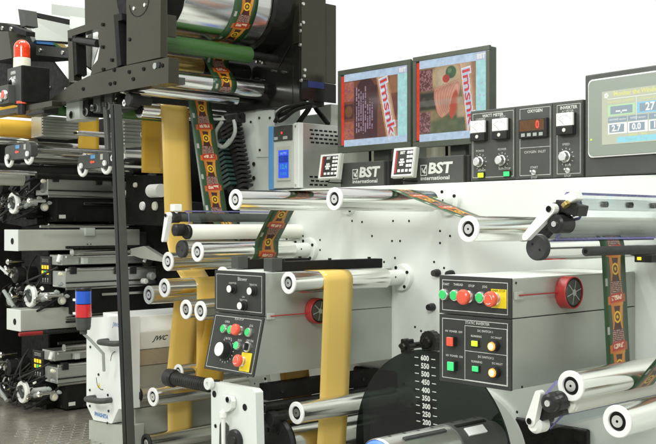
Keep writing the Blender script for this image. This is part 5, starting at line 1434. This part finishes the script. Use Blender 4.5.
    # rods running between the bars
    for v, r_, m_, dx in ((289.2, .007, 'chrome_dark', .004), (270, .008, 'chrome', -.005), (257, .006, 'chrome', .012), (283, .004, 'plastic', .006), (318.5, .010, 'chrome_dark', -.02), (322, .006, 'plastic', .0), (247.5, .008, 'blackmetal', -.03)):
        p = px(66, v, X=UX+dx); MB().lathe(p, (0, 1, 0), [(0, 0), (0, r_), (.62, r_), (.62, 0)], m_, 16).build('rod', t)
    for u in (74, 118, 134):
        p = px(u, 270, X=UX+.012); MB().box((p.x-.03, p.y-.018, p.z-.022), (p.x, p.y+.018, p.z+.016), 'plastic').build('rod_clamp', t, .003)
    for u in (70, 92, 128):
        p = px(u, 311, X=UX+.001); MB().lathe(p, (1, 0, 0), [(0, .009), (.007, .009), (.007, .005), (.003, .005), (.003, 0)], 'blackmetal', 12).build('bolt', t)
    f3 = side((UX+.001, 0, 0)); x, y = f3.hit(80, 309); MB().quad(f3, x-.020, x+.020, y-.010, y+.010, .0004, 'ink').build('sticker', t)
    # far end: black clamp stack with pale knobs
    for u, v, r_, m_ in ((146, 262, .026, 'plastic'), (150, 276, .022, 'cablegrey'), (143, 281, .016, 'leverpaint'), (152, 290, .026, 'plastic')):
        p = px(u, v, X=UX+.034); MB().lathe(p, (1, 0, 0), [(0, 0), (0, r_), (.03, r_), (.036, r_*.7), (.036, 0)], m_, 20).build('clamp_nut', t)
    MB().tube([px(144, 262, X=UX+.07), px(148, 252, X=UX+.07)], .009, 'leverpaint', 12).build('clamp_handle', t)
    return t
unit = make_unit()
base = unit.location.copy()
labs = ['middle printing unit with white handwheel, left of the blue and red signal light', 'topmost printing unit with white handwheel, above the upper pale beam', 'lowest printing unit with white handwheel, just above the steel deck']
for i, (u, v) in enumerate(((29, 296), (12.5, 203), (21.5, 392))):
    o = unit if i == 0 else copy_tree(unit)
    o.location = P(u, v, Y=-.60); o['label'] = labs[i]
    rr = random.Random(40+i); hw = o.location
    for k in range(7):
        # air lines and wires, routed differently on every unit
        a = hw+Vector((rr.uniform(-.25, .06), rr.uniform(-.02, .05), rr.uniform(-.10, .10))); e = hw+Vector((rr.uniform(-.20, .14), rr.uniform(.10, .16), rr.uniform(-.06, .22)))
        b1 = a+Vector((rr.uniform(-.06, .06), -.05, -rr.uniform(.0, .08))); b2 = e+Vector((rr.uniform(-.05, .05), -.07, -rr.uniform(.02, .10)))
        pts = [a*(1-q)**3+b1*3*q*(1-q)**2+b2*3*q*q*(1-q)+e*q**3 for q in [j/12 for j in range(13)]]
        MB().tube(pts, rr.uniform(.0035, .007), rr.choice(('black', 'plastic', 'black', 'plastic', 'blackmetal', 'blackmetal')), 8).build('hose', o)
def beam(label, u0, u1, v0, v1, ur):
    a, b_ = P(u0, v0, Y=-.68), P(u1, v1, Y=-.68); zt_ = P(u1, v0+.3, Y=-.68).z
    y1 = P(ur, v0, X=b_.x).y
    t = thing('beam', label, 'beam', ((a.x+b_.x)/2, -.68, b_.z), 'pale grey beams between printing units')
    MB().box((a.x, -.675, b_.z), (b_.x, y1, zt_), 'lightgrey').build('body', t, .004)
    MB().box((a.x-.001, -.682, b_.z-.001), (b_.x+.001, -.6755, zt_+.001), 'panel').build('end_plate', t, .002)
    p = P((u0+u1)/2+1, (v0+v1)/2+1, Y=-.6825); MB().lathe(p, (0, -1, 0), [(0, .017), (.001, .017), (.001, 0)], 'black', 20).build('hole', t)
    z = zt_; MB().box((b_.x-.05, -.30, z-.035), (b_.x+.014, -.24, z+.012), 'columngrey').build('clamp', t, .003)
    MB().box((b_.x-.1, y1+.001, b_.z+.015), (b_.x-.01, y1+.12, zt_-.015), 'charcoal').build('journal', t, .004)
    b = MB()
    for k in (-.28, -.26): b.lathe((b_.x, k, b_.z+.03), (1, 0, 0), [(.0003, .004), (.001, .004), (.001, 0)], 'black', 8)
    b.each('screw', t)
beam('upper pale grey beam with a hole in its white end, below the topmost unit', 4.6, 18, 229.5, 251, 140)
beam('lower pale grey beam with a hole in its white end, behind the signal light', 7, 20.5, 310, 331.5, 140)

# dark backing frame of the printing tower
t = rear = thing('backing_frame', 'tall black rear frame behind the printing units', 'frame', (-5.4, .5, 0))
MB().box((-7.4, .45, 0), (-4.35, .60, ZC+.72), 'black').build('rear_plate', t, .005)
MB().box((-6.2, -.60, 0), (-6.1, .44, ZC+.60), 'black').build('cross_plate', t, .005)
MB().box((UX-.75, -.35, zd+.002), (UX-.40, .30, ZC+.35), 'black').build('core', t, .01)

# ================================================================== UPPER LEFT CLUTTER
# beacon box
Yb = -.86
a, b_ = P(8, 68.5, Y=Yb), P(22, 102, Y=Yb)
t = thing('switch_box', 'black switch box with grey face and one keyed knob, under the beacon', 'switch box', ((a.x+b_.x)/2, Yb, b_.z))
ye = P(50, 85, X=b_.x).y
MB().box((a.x, Yb, b_.z), (b_.x, ye, a.z), 'black').build('housing', t, .005)
fr = front((a.x, Yb-.0005, b_.z)); W, H = b_.x-a.x, a.z-b_.z
MB().obox(fr, .003, W-.003, .004, H-.004, .0003, .004, 'charcoal').build('face_plate', t, .001)
MB().knob(fr, *fr.hit(13.5, 83.5), [(.004, .026), (.014, .025), (.016, .018), (.016, .014, 'black'), (.03, .012, 'black'), (.03, 0, 'black')], 'alu', 28).build('knob', t)
L = MB(); x, y = fr.hit(14.5, 95.5); L.quad(fr, x-.010, x+.010, y-.022, y+.020, .0046, 'ink'); L.build('sticker', t); L = MB(); x, y = fr.hit(14, 73); L.text(fr, x, y, 'OPEN', .020, 'ink', .0046, bold=.001); L.text(fr, x, y-.025, 'CLOSE', .018, 'ink', .0046, bold=.001); L.build('lettering', t)
p = P(22, 68, Y=-.80); p.z = a.z+.002
t = thing('beacon', 'orange domed beacon on a cream base above the switch box', 'beacon', (p.x, -.80, p.z))
s = (p-CAMP).dot(FV)/FPX; r = 8.3*s; h = 29*s
MB().lathe(p, ax, [(0, 0), (0, r*1.02), (h*.36, r*1.0), (h*.37, r*.9)], 'cream', 36).build('base', t)
prf = [(h*.375, r*.96)]
for k in range(9): an = k*PI/16; prf.append((h*.72+(h*.28)*math.sin(an), r*.96*math.cos(an)))
prf.append((h, 0))
MB().lathe(p, ax, prf, 'lens_orange', 36).build('dome', t)
# push buttons at far left
a, b_ = P(-8, 88, Y=-.9), P(8, 103, Y=-.9)
t = thing('button_strip', 'grey strip with a red and a green push button at the left edge', 'button strip', (a.x, -.9, b_.z))
MB().box((a.x, -.9, b_.z), (b_.x, -.84, a.z), 'charcoal').build('body', t, .003)
fr = front((0, -.9, 0))
push_button(fr, 1.3, 97.5, 'greencap', t, .019); push_button(fr, 6, 95, 'redcap', t, .019)
# lower rail below the boxes
a, b_ = P(-10, 112, Y=-.86), P(52, 101, Y=-.86)
q = [P(u, v, Y=-.84) for u, v in ((-12, 112.5), (-12, 118), (52, 106), (52, 100.5))]
t = thing('support_rail', 'dark grey rail slanting beneath the switch box', 'rail', q[0])
MB().prism(q, (0, .05, 0), 'bronze').build('rail', t, .002)
p = P(21.5, 104, Y=-.85); MB().lathe(p, (0, 0, -1), [(-.012, .024, 'redcap'), (0, .024, 'redcap'), (0, .02), (.05, .02), (.05, 0)], 'plastic', 20).build('foot_screw', t)
# hoods
def slab_px(name, label, cat, quad, Y0, dep, mat, group=None, pname='body', bev=.004):
    pts = [P(u, v, Y=Y0) for u, v in quad]
    z = min(p.z for p in pts); t = thing(name, label, cat, (sum(p.x for p in pts)/len(pts), Y0, z), group)
    MB().prism(pts, (0, dep, 0), mat).build(pname, t, bev)
    return t
t = thing('lamp_hood', 'sloping grey hood with blue strip beneath at upper left', 'hood', P(22, 28, Y=-.6))
xh = P(20, 20, Y=-.55).x
q = [P(u, v, Y=-.55) for u, v in ((18, 9), (24.5, 9.8), (26, 26), (20.5, 27))]
MB().prism(q, (0, .07, 0), 'charcoal').build('end_bracket', t, .004)
A0, A1, A2, A3 = P(24, 10, X=-5.4), P(72, 20, X=-5.4), P(71, 42, X=-5.25), P(36, 40, X=-5.25)
A4 = P(25.5, 22.5, X=-5.38)
def face(pts, nrm_off, mat, nm):
    o_ = Vector(nrm_off); return MB().prism(pts, o_, mat).build(nm, t, .003)
face([A0, A1, P(71.5, 29, X=-5.36), A4+Vector((0, 0, .06))], (-.05, 0, .0), 'black', 'top_strip')
face([P(25.5, 15.5, X=-5.33), P(71.5, 25.5, X=-5.33), A2, A3], (-.04, 0, -.01), 'boxgrey', 'hood_face')
face([P(36, 40.5, X=-5.26), P(55, 42.5, X=-5.26), P(54, 45, X=-5.26), P(37, 43.5, X=-5.26)], (-.03, 0, 0), 'markblue', 'blue_strip')
slab_px('film_cover', 'pale grey box behind the sloping hood at the top left', 'cover', ((51.5, 4), (88, 8.5), (88, 20), (51.5, 14.5)), -.10, .12, 'columngrey')
slab_px('film_cover', 'white-edged bracket box behind the open bracket of the tower arm', 'cover', ((70, 16), (90, 19), (92, 32), (69.5, 28)), -.30, .10, 'panel')
slab_px('dark_cover', 'bronze-grey cover at the far upper left edge', 'cover', ((-10, 24), (7, 23), (12, 58), (-10, 62)), -.62, .10, 'bronze')
slab_px('dark_cover', 'black triangular cover between the left edge cover and the hood', 'cover', ((6, 26), (28, 28), (38, 45), (72, 47), (72, 90), (24, 92), (10, 60)), -.35, .12, 'black')
slab_px('dark_cover', 'black cover behind the switch box and beacon', 'cover', ((-10, 60), (52, 62), (70, 84), (70, 102), (-10, 112)), -.52, .10, 'black')
MB().prism([P(u, v, Y=-.62) for u, v in ((84.5, -20), (123, -20), (123, 45), (100, 40), (85, 30))], (0, .10, 0), 'bronze').build('head_plate', tower, .004)
slab_px('film_flap', 'white card-like flap hanging between beacon and arm bracket', 'flap', ((55, 62), (68, 61), (68, 79)), -.56, .004, 'whitepaint', None, 'flap', 0)
t = slab_px('name_plate', 'grey slanted plate with white lettering inside the arm bracket', 'plate', ((80, 32), (92, 30.5), (90.5, 68), (78, 61.5)), -.66, .008, 'charcoal', None, 'plate', .001)
fr = front((0, -.6606, 0)); L = MB(); x, y = fr.hit(85, 46); L.text(fr, x, y, 'Aquaflex', .030, 'ink', .0004, rot=math.radians(68), bold=.001); L.build('lettering', t)
q = [P(u, v, Y=-.655) for u, v in ((92.3, 30.5), (97, 32), (99, 44), (91, 69))]
MB().prism(q, (0, .006, 0), 'whitepaint').build('margin', t)
slab_px('film_cover', 'white cover glimpsed through the arm bracket above the arm', 'cover', ((75, 62), (91, 74), (91, 82), (75, 84)), -.55, .03, 'panel')
for lab, q, m in (('green film slanting away left of the arm bracket', ((52, 43), (56, 43), (68, 53), (68, 56)), 'greenroll'), ('amber film slanting away left of the arm bracket', ((57, 43.5), (64, 44), (68, 49), (68, 53)), 'gold')):
    pts = [P(u, v, Y=-.45) for u, v in q]; o = MB().prism(pts, (0, .002, 0), m).build('film_web'); tag(o, lab, 'film', 'slanting films at the upper left')
for k, (u0, u1) in enumerate(((119, 126),)):
    q = [P(u, v, Y=-.50) for u, v in ((118, 18), (126, 16), (126.5, 64), (119, 66))]
    o = MB().prism(q, (0, .004, 0), 'tandeep').build('film_web'); tag(o, 'amber film glimpsed in the slot beside the bronze-grey plate', 'film', 'films inside the drum tower')
for lab, v in (('upper black pin crossing the amber slot beside the near plate', 27.5), ('chrome pin crossing the amber slot beside the near plate', 42), ('lower black pin crossing the amber slot beside the near plate', 50)):
    p = P(119, v, Y=-.66); q = P(127, v, Y=-.55)
    o = MB().cyl((p.x, -.66, p.z), (p.x+.12, -.56, p.z), .018, 'chrome' if v == 42 else 'black', 20).build('guide_pin'); tag(o, lab, 'pin', 'pins beside the near tower plate')

# ---------------- rows of rollers and films above the printing units
TXL = -5.0
def lroll(label, u, v, r, u1, mat, X=TXL, cap='plastic', name='ink_roller'):
    p = P(u, v, X=X); y1 = P(u1, v, X=X).y; s = (p-CAMP).dot(FV)/FPX; R = r*s
    t = thing(name, label, 'roller', (X, p.y, p.z), 'rollers above the printing units')
    MB().lathe(p, (0, 1, 0), [(0, 0), (0, R*.95), (.004, R), (y1-p.y, R), (y1-p.y, 0)], mat, 48).build('shell', t)
    MB().lathe((p.x, p.y-.0006, p.z), (0, -1, 0), [(0, R*.5), (.012, R*.45), (.012, 0)], cap, 24).build('axle', t)
    return t
lroll('amber-wrapped roller at the left edge under the switch box rail', -4, 127, 8.5, 33, 'tandeep', -5.1)
lroll('thin chrome roller at the left edge under the amber-wrapped roller', -6, 140, 4.5, 36, 'chrome', -5.05)
lroll('large dark chrome roller behind the left bracket with red arrow', 28, 152.5, 11.5, 132, 'chrome_dark', -4.95)
lroll('thin black shaft under the large dark chrome roller', -4, 167.5, 4.5, 128, 'plastic', -4.98)
lroll('chrome roller behind the right bracket with red arrow, left of amber film', 84, 163, 10, 146, 'chrome', -4.75)
lroll('slim chrome roller crossing above the ribbed grey block', 76, 133, 2.6, 118, 'chrome', -4.7)
lroll('green roller strip seen between hangers under the tower arm', 48, 110, 5, 84, 'greenroll', -4.75)
lroll('chrome roller low behind the deep amber film', 118, 152, 13, 170, 'chrome', -4.7)
# amber film piece between
o = strip('amber_strip', [(-4.9, P(92, 112, X=-4.9).z, P(78, 130, X=-4.9).y, P(99, 130, X=-4.9).y), (-4.9, P(92, 153, X=-4.9).z, P(78, 130, X=-4.9).y, P(99, 130, X=-4.9).y)], 'tandeep', 'short amber film patch above the right bracket with red arrow', 'film strip')
o = strip('amber_strip', [(-5.2, P(50, 104, X=-5.2).z, P(-5, 110, X=-5.2).y, P(34, 110, X=-5.2).y), (-5.2, P(50, 120, X=-5.2).z, P(-5, 110, X=-5.2).y, P(34, 110, X=-5.2).y)], 'tandeep', 'amber film behind the switch box rail at the left edge', 'film strip')
# ribbed blocks
def ribbed(label, u0, u1, v0, v1, X, n):
    a, b_ = P(u0, v0, X=X), P(u1, v1, X=X); zt_ = (P(u0, v0, X=X).z+P(u1, v0, X=X).z)/2; zb_ = (P(u0, v1, X=X).z+P(u1, v1, X=X).z)/2
    t = thing('ribbed_block', label, 'ribbed block', (X, a.y, zb_), 'ribbed grey blocks above the printing units')
    MB().box((X-.12, a.y, zb_), (X, b_.y, zt_), 'brushed').build('block', t, .002)
    m = MB(); h = (zt_-zb_)/n
    for k in range(n): m.box((X+.0005, a.y+.002, zb_+h*k+h*.2), (X+.012, b_.y-.002, zb_+h*k+h*.75), 'brushed')
    m.build('ribs', t, .001)
ribbed('ribbed grey block beside the bracket with blue and yellow sign', 41.5, 78, 117, 137.5, -4.9, 7)
ribbed('ribbed grey block between the black post and deep amber film', 123, 141, 121, 146, -4.45, 7)
p = [P(u, v, Y=-.40) for u, v in ((32, 115), (39, 116), (41, 137.5), (33, 136.5))]
t = thing('sign_bracket', 'grey upright bracket bearing a blue and yellow sign', 'bracket', p[3])
MB().prism(p, (0, .02, 0), 'columngrey').build('plate', t, .002)
fr = front((0, -.4012, 0)); L = MB(); x, y = fr.hit(36.2, 125); L.quad(fr, x-.022, x+.022, y-.022, y+.026, .0004, 'markblue'); L.poly([fr.pt(x-.015, y-.014, .0009), fr.pt(x+.015, y-.014, .0009), fr.pt(x+.004, y+.018, .0009)], 'yellow')
x, y = fr.hit(36.6, 134); L.quad(fr, x-.018, x+.020, y-.009, y+.009, .0004, 'markblue'); L.build('sign', t)
def arrow_bracket(label, u0, v0, u1, v1, Y):
    q = [(u0+2, v0+3), (u1-2, v0-1), (u1, v0+2), (u1, v1-3), (u1-4, v1), (u0+3, v1+2), (u0, v1-1), (u0, v0+5)]
    pts = [P(u, v, Y=Y) for u, v in q]
    t = thing('roller_bracket', label, 'bracket', pts[5], 'grey roller brackets with red arrows')
    MB().prism(pts, (0, .035, 0), 'charcoal').build('plate', t, .005, 3)
    fr = front((0, Y-.001, 0)); L = MB(); W = u1-u0
    x, y = fr.hit(u0+W*.48, v0+4); L.quad(fr, x-.022, x+.022, y-.008, y+.010, .0004, 'bluestripe'); L.build('sticker', t); L = MB()
    x, y = fr.hit(u0+W*.76, v0+4.0); L.quad(fr, x-.012, x+.012, y-.012, y+.014, .0004, 'lightgrey'); L.build('sticker', t); L = MB()
    x, y = fr.hit(u0+W*.46, v0+9); L.quad(fr, x-.008, x+.020, y-.004, y+.004, .0004, 'redlit'); L.poly([fr.pt(x-.022, y, .0004), fr.pt(x-.006, y-.010, .0004), fr.pt(x-.006, y+.010, .0004)], 'redlit'); L.build('lettering', t)
    for du, dv in ((.12, .92), (.88, .72)):
        p = P(u0+W*du, v0+(v1-v0)*dv, Y=Y-.002); MB().lathe(p, (0, -1, 0), [(0, .013), (.008, .013), (.008, .006), (.004, .006), (.004, 0)], 'ringwhite', 18).build('pin', t)
        b = MB(); cpt = P(u0+W*du+1.2, v0+(v1-v0)*dv+2, Y=Y+.015); pts = []
        for k in range(9): an = math.radians(150+25*k); pts.append(cpt+Vector((.036*math.cos(an), 0, .036*math.sin(an))))
        b.tube(pts, .009, 'leverpaint', 10).build('hook', t)
arrow_bracket('grey bracket with red arrow at the left end of the dark chrome roller', 5, 143, 31, 158, -.80)
arrow_bracket('grey bracket with red arrow at the left side of the black post', 78, 153, 109, 167, -.62)
# odd dark machinery between the post and the amber film
t = slab_px('bearing_block', 'black bearing block right of the black post at mid height', 'bearing block', ((126, 176), (143, 175), (147, 200), (166, 202), (166, 226), (126, 224)), -.10, .25, 'black')
for u, v, m in ((136, 185, 'cream'), (155.5, 206, 'cream'), (143, 206, 'ringwhite'), (154, 191, 'leverpaint')):
    p = P(u, v, Y=-.102); MB().lathe(p, (0, -1, 0), [(0, .024 if v > 188 else .014), (.01, .022 if v > 188 else .013), (.012, .012), (.012, 0)], m, 20).build('cap', t)
MB().lathe(P(151, 191, Y=-.11), (1, 0, 0), [(0, 0), (0, .035), (.1, .035), (.1, 0)], 'leverpaint', 24).build('knob', t)
t = slab_px('gusset_plate', 'grey triangular gusset plate between post and middle rollers', 'gusset', ((129, 249), (144, 246), (163, 258), (163, 262), (140, 258), (129, 254)), -.05, .03, 'lightgrey')
MB().prism([P(u, v, Y=.10) for u, v in ((126, 222), (172, 222), (178, 310), (126, 312))], (0, .10, 0), 'black').build('side_panel', rear, .004)
# two black tubes hanging beside the post
for k, (u, lab) in enumerate(((106, 'left one of two black tubes hanging beside the black post'), (114, 'right one of two black tubes hanging beside the black post'))):
    a, b_ = P(u, 107, Y=-.70), P(u+2, 150, Y=-.70)
    t = thing('air_cylinder', lab, 'air cylinder', b_, 'air cylinders under the tower arm')
    MB().tube([a, b_], .014, 'charcoal', 20).build('barrel', t); MB().lathe(a, (0, 0, 1), [(0, 0), (0, .018), (.02, .018), (.022, .01), (.022, 0)], 'blackmetal', 20).build('cap', t)
p = P(134, 100, Y=-.70)
t = thing('locking_knob', 'large black knob under the tower arm, left of the chrome rollers', 'knob', p)
MB().lathe(p, (0, 1, 0), [(-.03, 0), (-.03, .026), (-.024, .032), (.02, .032), (.02, .02), (.08, .02), (.08, 0)], 'plastic', 28).build('grip', t)
MB().tube([P(113, 109, Y=-.69), P(136, 107, Y=-.69)], .011, 'blackmetal', 14).build('arm', t)
# bracket at right end of arm
q = [P(u, v, Y=-.70) for u, v in ((146, 79), (169, 76), (169, 83), (146, 86))]
MB().prism(q, (0, .08, 0), 'charcoal').build('arm_foot', tower)

for lab, q, Y0, d, m in (('black block behind the far upper left cover, above the switch box', ((-10, 40), (14, 42), (14, 70), (-10, 72)), -.50, .10, 'blackmetal'),
                      ('black arm reaching from the left edge to the grey hood', ((-8, 22), (4, 23), (26, 31), (26, 36), (4, 30), (-8, 30)), -.70, .05, 'black'),
                      ('dark ribbed strip below the grey hood at the upper left', ((36, 45), (68, 48), (68, 58), (36, 55)), -.50, .06, 'plastic'),
                      ('black box under the white flap left of the arm bracket', ((46, 78), (70, 80), (70, 98), (46, 99)), -.60, .06, 'black')):
    t = slab_px('dark_block', lab, 'machine block', q, Y0, d, m, 'dark blocks at the upper left')
    c0 = [P(u, v, Y=Y0-.0006) for u, v in q]; cc = sum(c0, Vector())/len(c0)
    for k in (-.35, .35):
        p = cc+(c0[1]-c0[0])*k; MB().lathe(p, (0, -1, 0), [(0, .012), (.006, .011), (.006, .005), (.002, .005), (.002, 0)], 'chrome_dark', 16).build('bolt', t)
# ================================================================== MORE FITTINGS OF THE TOWER AND THE PRINTING STACK
def yrod(name, label, u, v, X, u1, r, mat, group, cat):
    p = P(u, v, X=X); y1 = P(u1, v, X=X).y
    o = MB().lathe(p, (0, 1, 0), [(0, 0), (0, r*.9), (.003, r), (y1-p.y, r), (y1-p.y, 0)], mat, 28).build(name); tag(o, label, cat, group)
for lab, u, v, X, u1, r, m in (
    ('slim chrome rod crossing just under the tower arm foot', 96, 104, -4.3, 140, .010, 'chrome'),
    ('dark rod behind the two black tubes under the tower arm', 92, 99, -4.4, 150, .016, 'blackmetal'),
    ('chrome rod above the ribbed block beside the black post', 118, 117.5, -4.35, 142, .012, 'chrome_dark'),
    ('chrome rod at the very left under the dark chrome roller', -4, 172, -4.9, 36, .012, 'chrome'),
    ('pale rod at the left edge above the topmost white handwheel', -4, 177.5, -5.0, 22, .040, 'rubbergrey'),
    ('black rod crossing above the topmost grey ink tray', 36, 176, -4.85, 128, .014, 'black'),
    ('chrome rod below the topmost printing unit beside the pale beam', 40, 226.5, -4.80, 128, .007, 'chrome_dark'),
    ('dark rod under the lower pale beam by the signal light', 22, 334.5, -4.85, 90, .010, 'blackmetal')):
    yrod('guide_rod', lab, u, v, X, u1, r, m, 'rods of the printing tower', 'rod')
yrod('warning_rod', 'dark red rod below the lower pale beam at left', 19, 334.5, -4.80, 42, .010, 'darkred', None, 'rod')
for lab, u0, v0, u1, v1, Y, m in (
    ('black bracket block right of the two tubes under the tower arm', 119, 88, 133, 97, -.66, 'black'),
    ('small black bracket under the arm beside the grey hanger', 113, 92, 118, 104, -.68, 'plastic'),
    ('black block under the left part of the tower arm by the pale hanger', 79, 98, 84, 110, -.68, 'black'),
    ('black block behind the switch box foot at left', 26, 106, 44, 113, -.66, 'plastic'),
    ('black end block at the right end of the ribbed grey block by the post', 141.5, 121, 144.5, 148, -.40, 'black'),
    ('black bracket hanging below the left arrow bracket', 20, 163, 30, 190, -.52, 'plastic'),
    ('black bracket beside the topmost yellow lit control head', 33, 166, 42, 196, -.42, 'black')):
    a, b_ = P(u0, v0, Y=Y), P(u1, v1, Y=Y)
    t = thing('mounting_block', lab, 'mounting block', (a.x, Y, b_.z), 'black mounting blocks at the left')
    MB().box((a.x, Y, b_.z), (b_.x, Y+.08, a.z), m).build('block', t, .004)
    p = P((u0+u1)/2, (v0+v1)/2, Y=Y-.0005); MB().lathe(p, (0, -1, 0), [(0, .012), (.008, .011), (.008, .006), (.003, .006), (.003, 0)], 'chrome_dark', 16).build('bolt', t)
for lab, u, v in (('chrome nut on the arm underside left of the big black knob', 124, 103), ('chrome nut by the pale hanger under the arm', 91.5, 108), ('chrome nut on the right arrow bracket side of the post', 112, 158)):
    p = P(u, v, Y=-.70); o = MB().lathe(p, (0, 1, 0), [(0, .006, 'black'), (0, .016), (.03, .016), (.03, 0)], 'chrome', 6).build('hex_nut'); tag(o, lab, 'nut', 'loose chrome nuts under the tower')
# ================================================================== LIGHT
w = bpy.data.worlds.new('World'); SC.world = w; w.use_nodes = True
nt = w.node_tree; n = nt.nodes; l = nt.links
bg = n['Background']
tc = n.new('ShaderNodeTexCoord'); sp = n.new('ShaderNodeSeparateXYZ'); l.new(tc.outputs['Generated'], sp.inputs[0])
# a bright hall: white wall in front (behind the press), greyer hall behind the viewer, mid-grey ceiling
def math_(op, a, b):
    nd = n.new('ShaderNodeMath'); nd.operation = op
    for i, v in enumerate((a, b)):
        if isinstance(v, bpy.types.NodeSocket): l.new(v, nd.inputs[i])
        else: nd.inputs[i].default_value = v
    return nd.outputs[0]
fwd = math_('ADD', math_('MULTIPLY', sp.outputs[0], -.737), math_('MULTIPLY', sp.outputs[1], .676))
rp = n.new('ShaderNodeMapRange'); rp.inputs[1].default_value = -.35; rp.inputs[2].default_value = .45; rp.inputs[3].default_value = .42; rp.inputs[4].default_value = 1.0
l.new(fwd, rp.inputs[0])
zr = n.new('ShaderNodeMapRange'); zr.inputs[1].default_value = .42; zr.inputs[2].default_value = .75; zr.inputs[3].default_value = 1.0; zr.inputs[4].default_value = .75
l.new(sp.outputs[2], zr.inputs[0])
st = math_('MULTIPLY', rp.outputs[0], zr.outputs[0])
st = math_('MULTIPLY', st, 1.12)
l.new(st, bg.inputs['Strength']); bg.inputs['Color'].default_value = (.98, 1.0, .965, 1)
def area(name, loc, target, sx, sy, power, col=(1, 1, .97)):
    d = bpy.data.lights.new(name, 'AREA'); d.shape = 'RECTANGLE'; d.size = sx; d.size_y = sy; d.energy = power; d.color = col
    o = bpy.data.objects.new(name, d); COL.objects.link(o); o.location = loc
    o.rotation_euler = (Vector(target)-Vector(loc)).to_track_quat('-Z', 'Y').to_euler(); return o
for i, (x, y) in enumerate(((-4.6, -1.0), (-3.0, -1.0), (-1.4, -1.0))):
    area('ceiling_lamp', (x, y, 4.2), (x, y, 0), .35, 2.4, 60)
area('key_fill_lamp', (-5.4, -4.4, 3.6), (-4.8, -.3, .9), 1.8, 1.2, 95)  # added fill lamp, brightens the printing units at the left
area('key_fill_lamp', (.6, -4.6, 3.6), (-2.6, -.2, 1.0), 2.2, 1.4, 185)
SC.view_settings.view_transform = 'Standard'; SC.view_settings.look = 'None'; SC.view_settings.exposure = 0; SC.view_settings.gamma = 1
SC.cycles.max_bounces = 10; SC.cycles.transparent_max_bounces = 16; SC.cycles.use_denoising = True
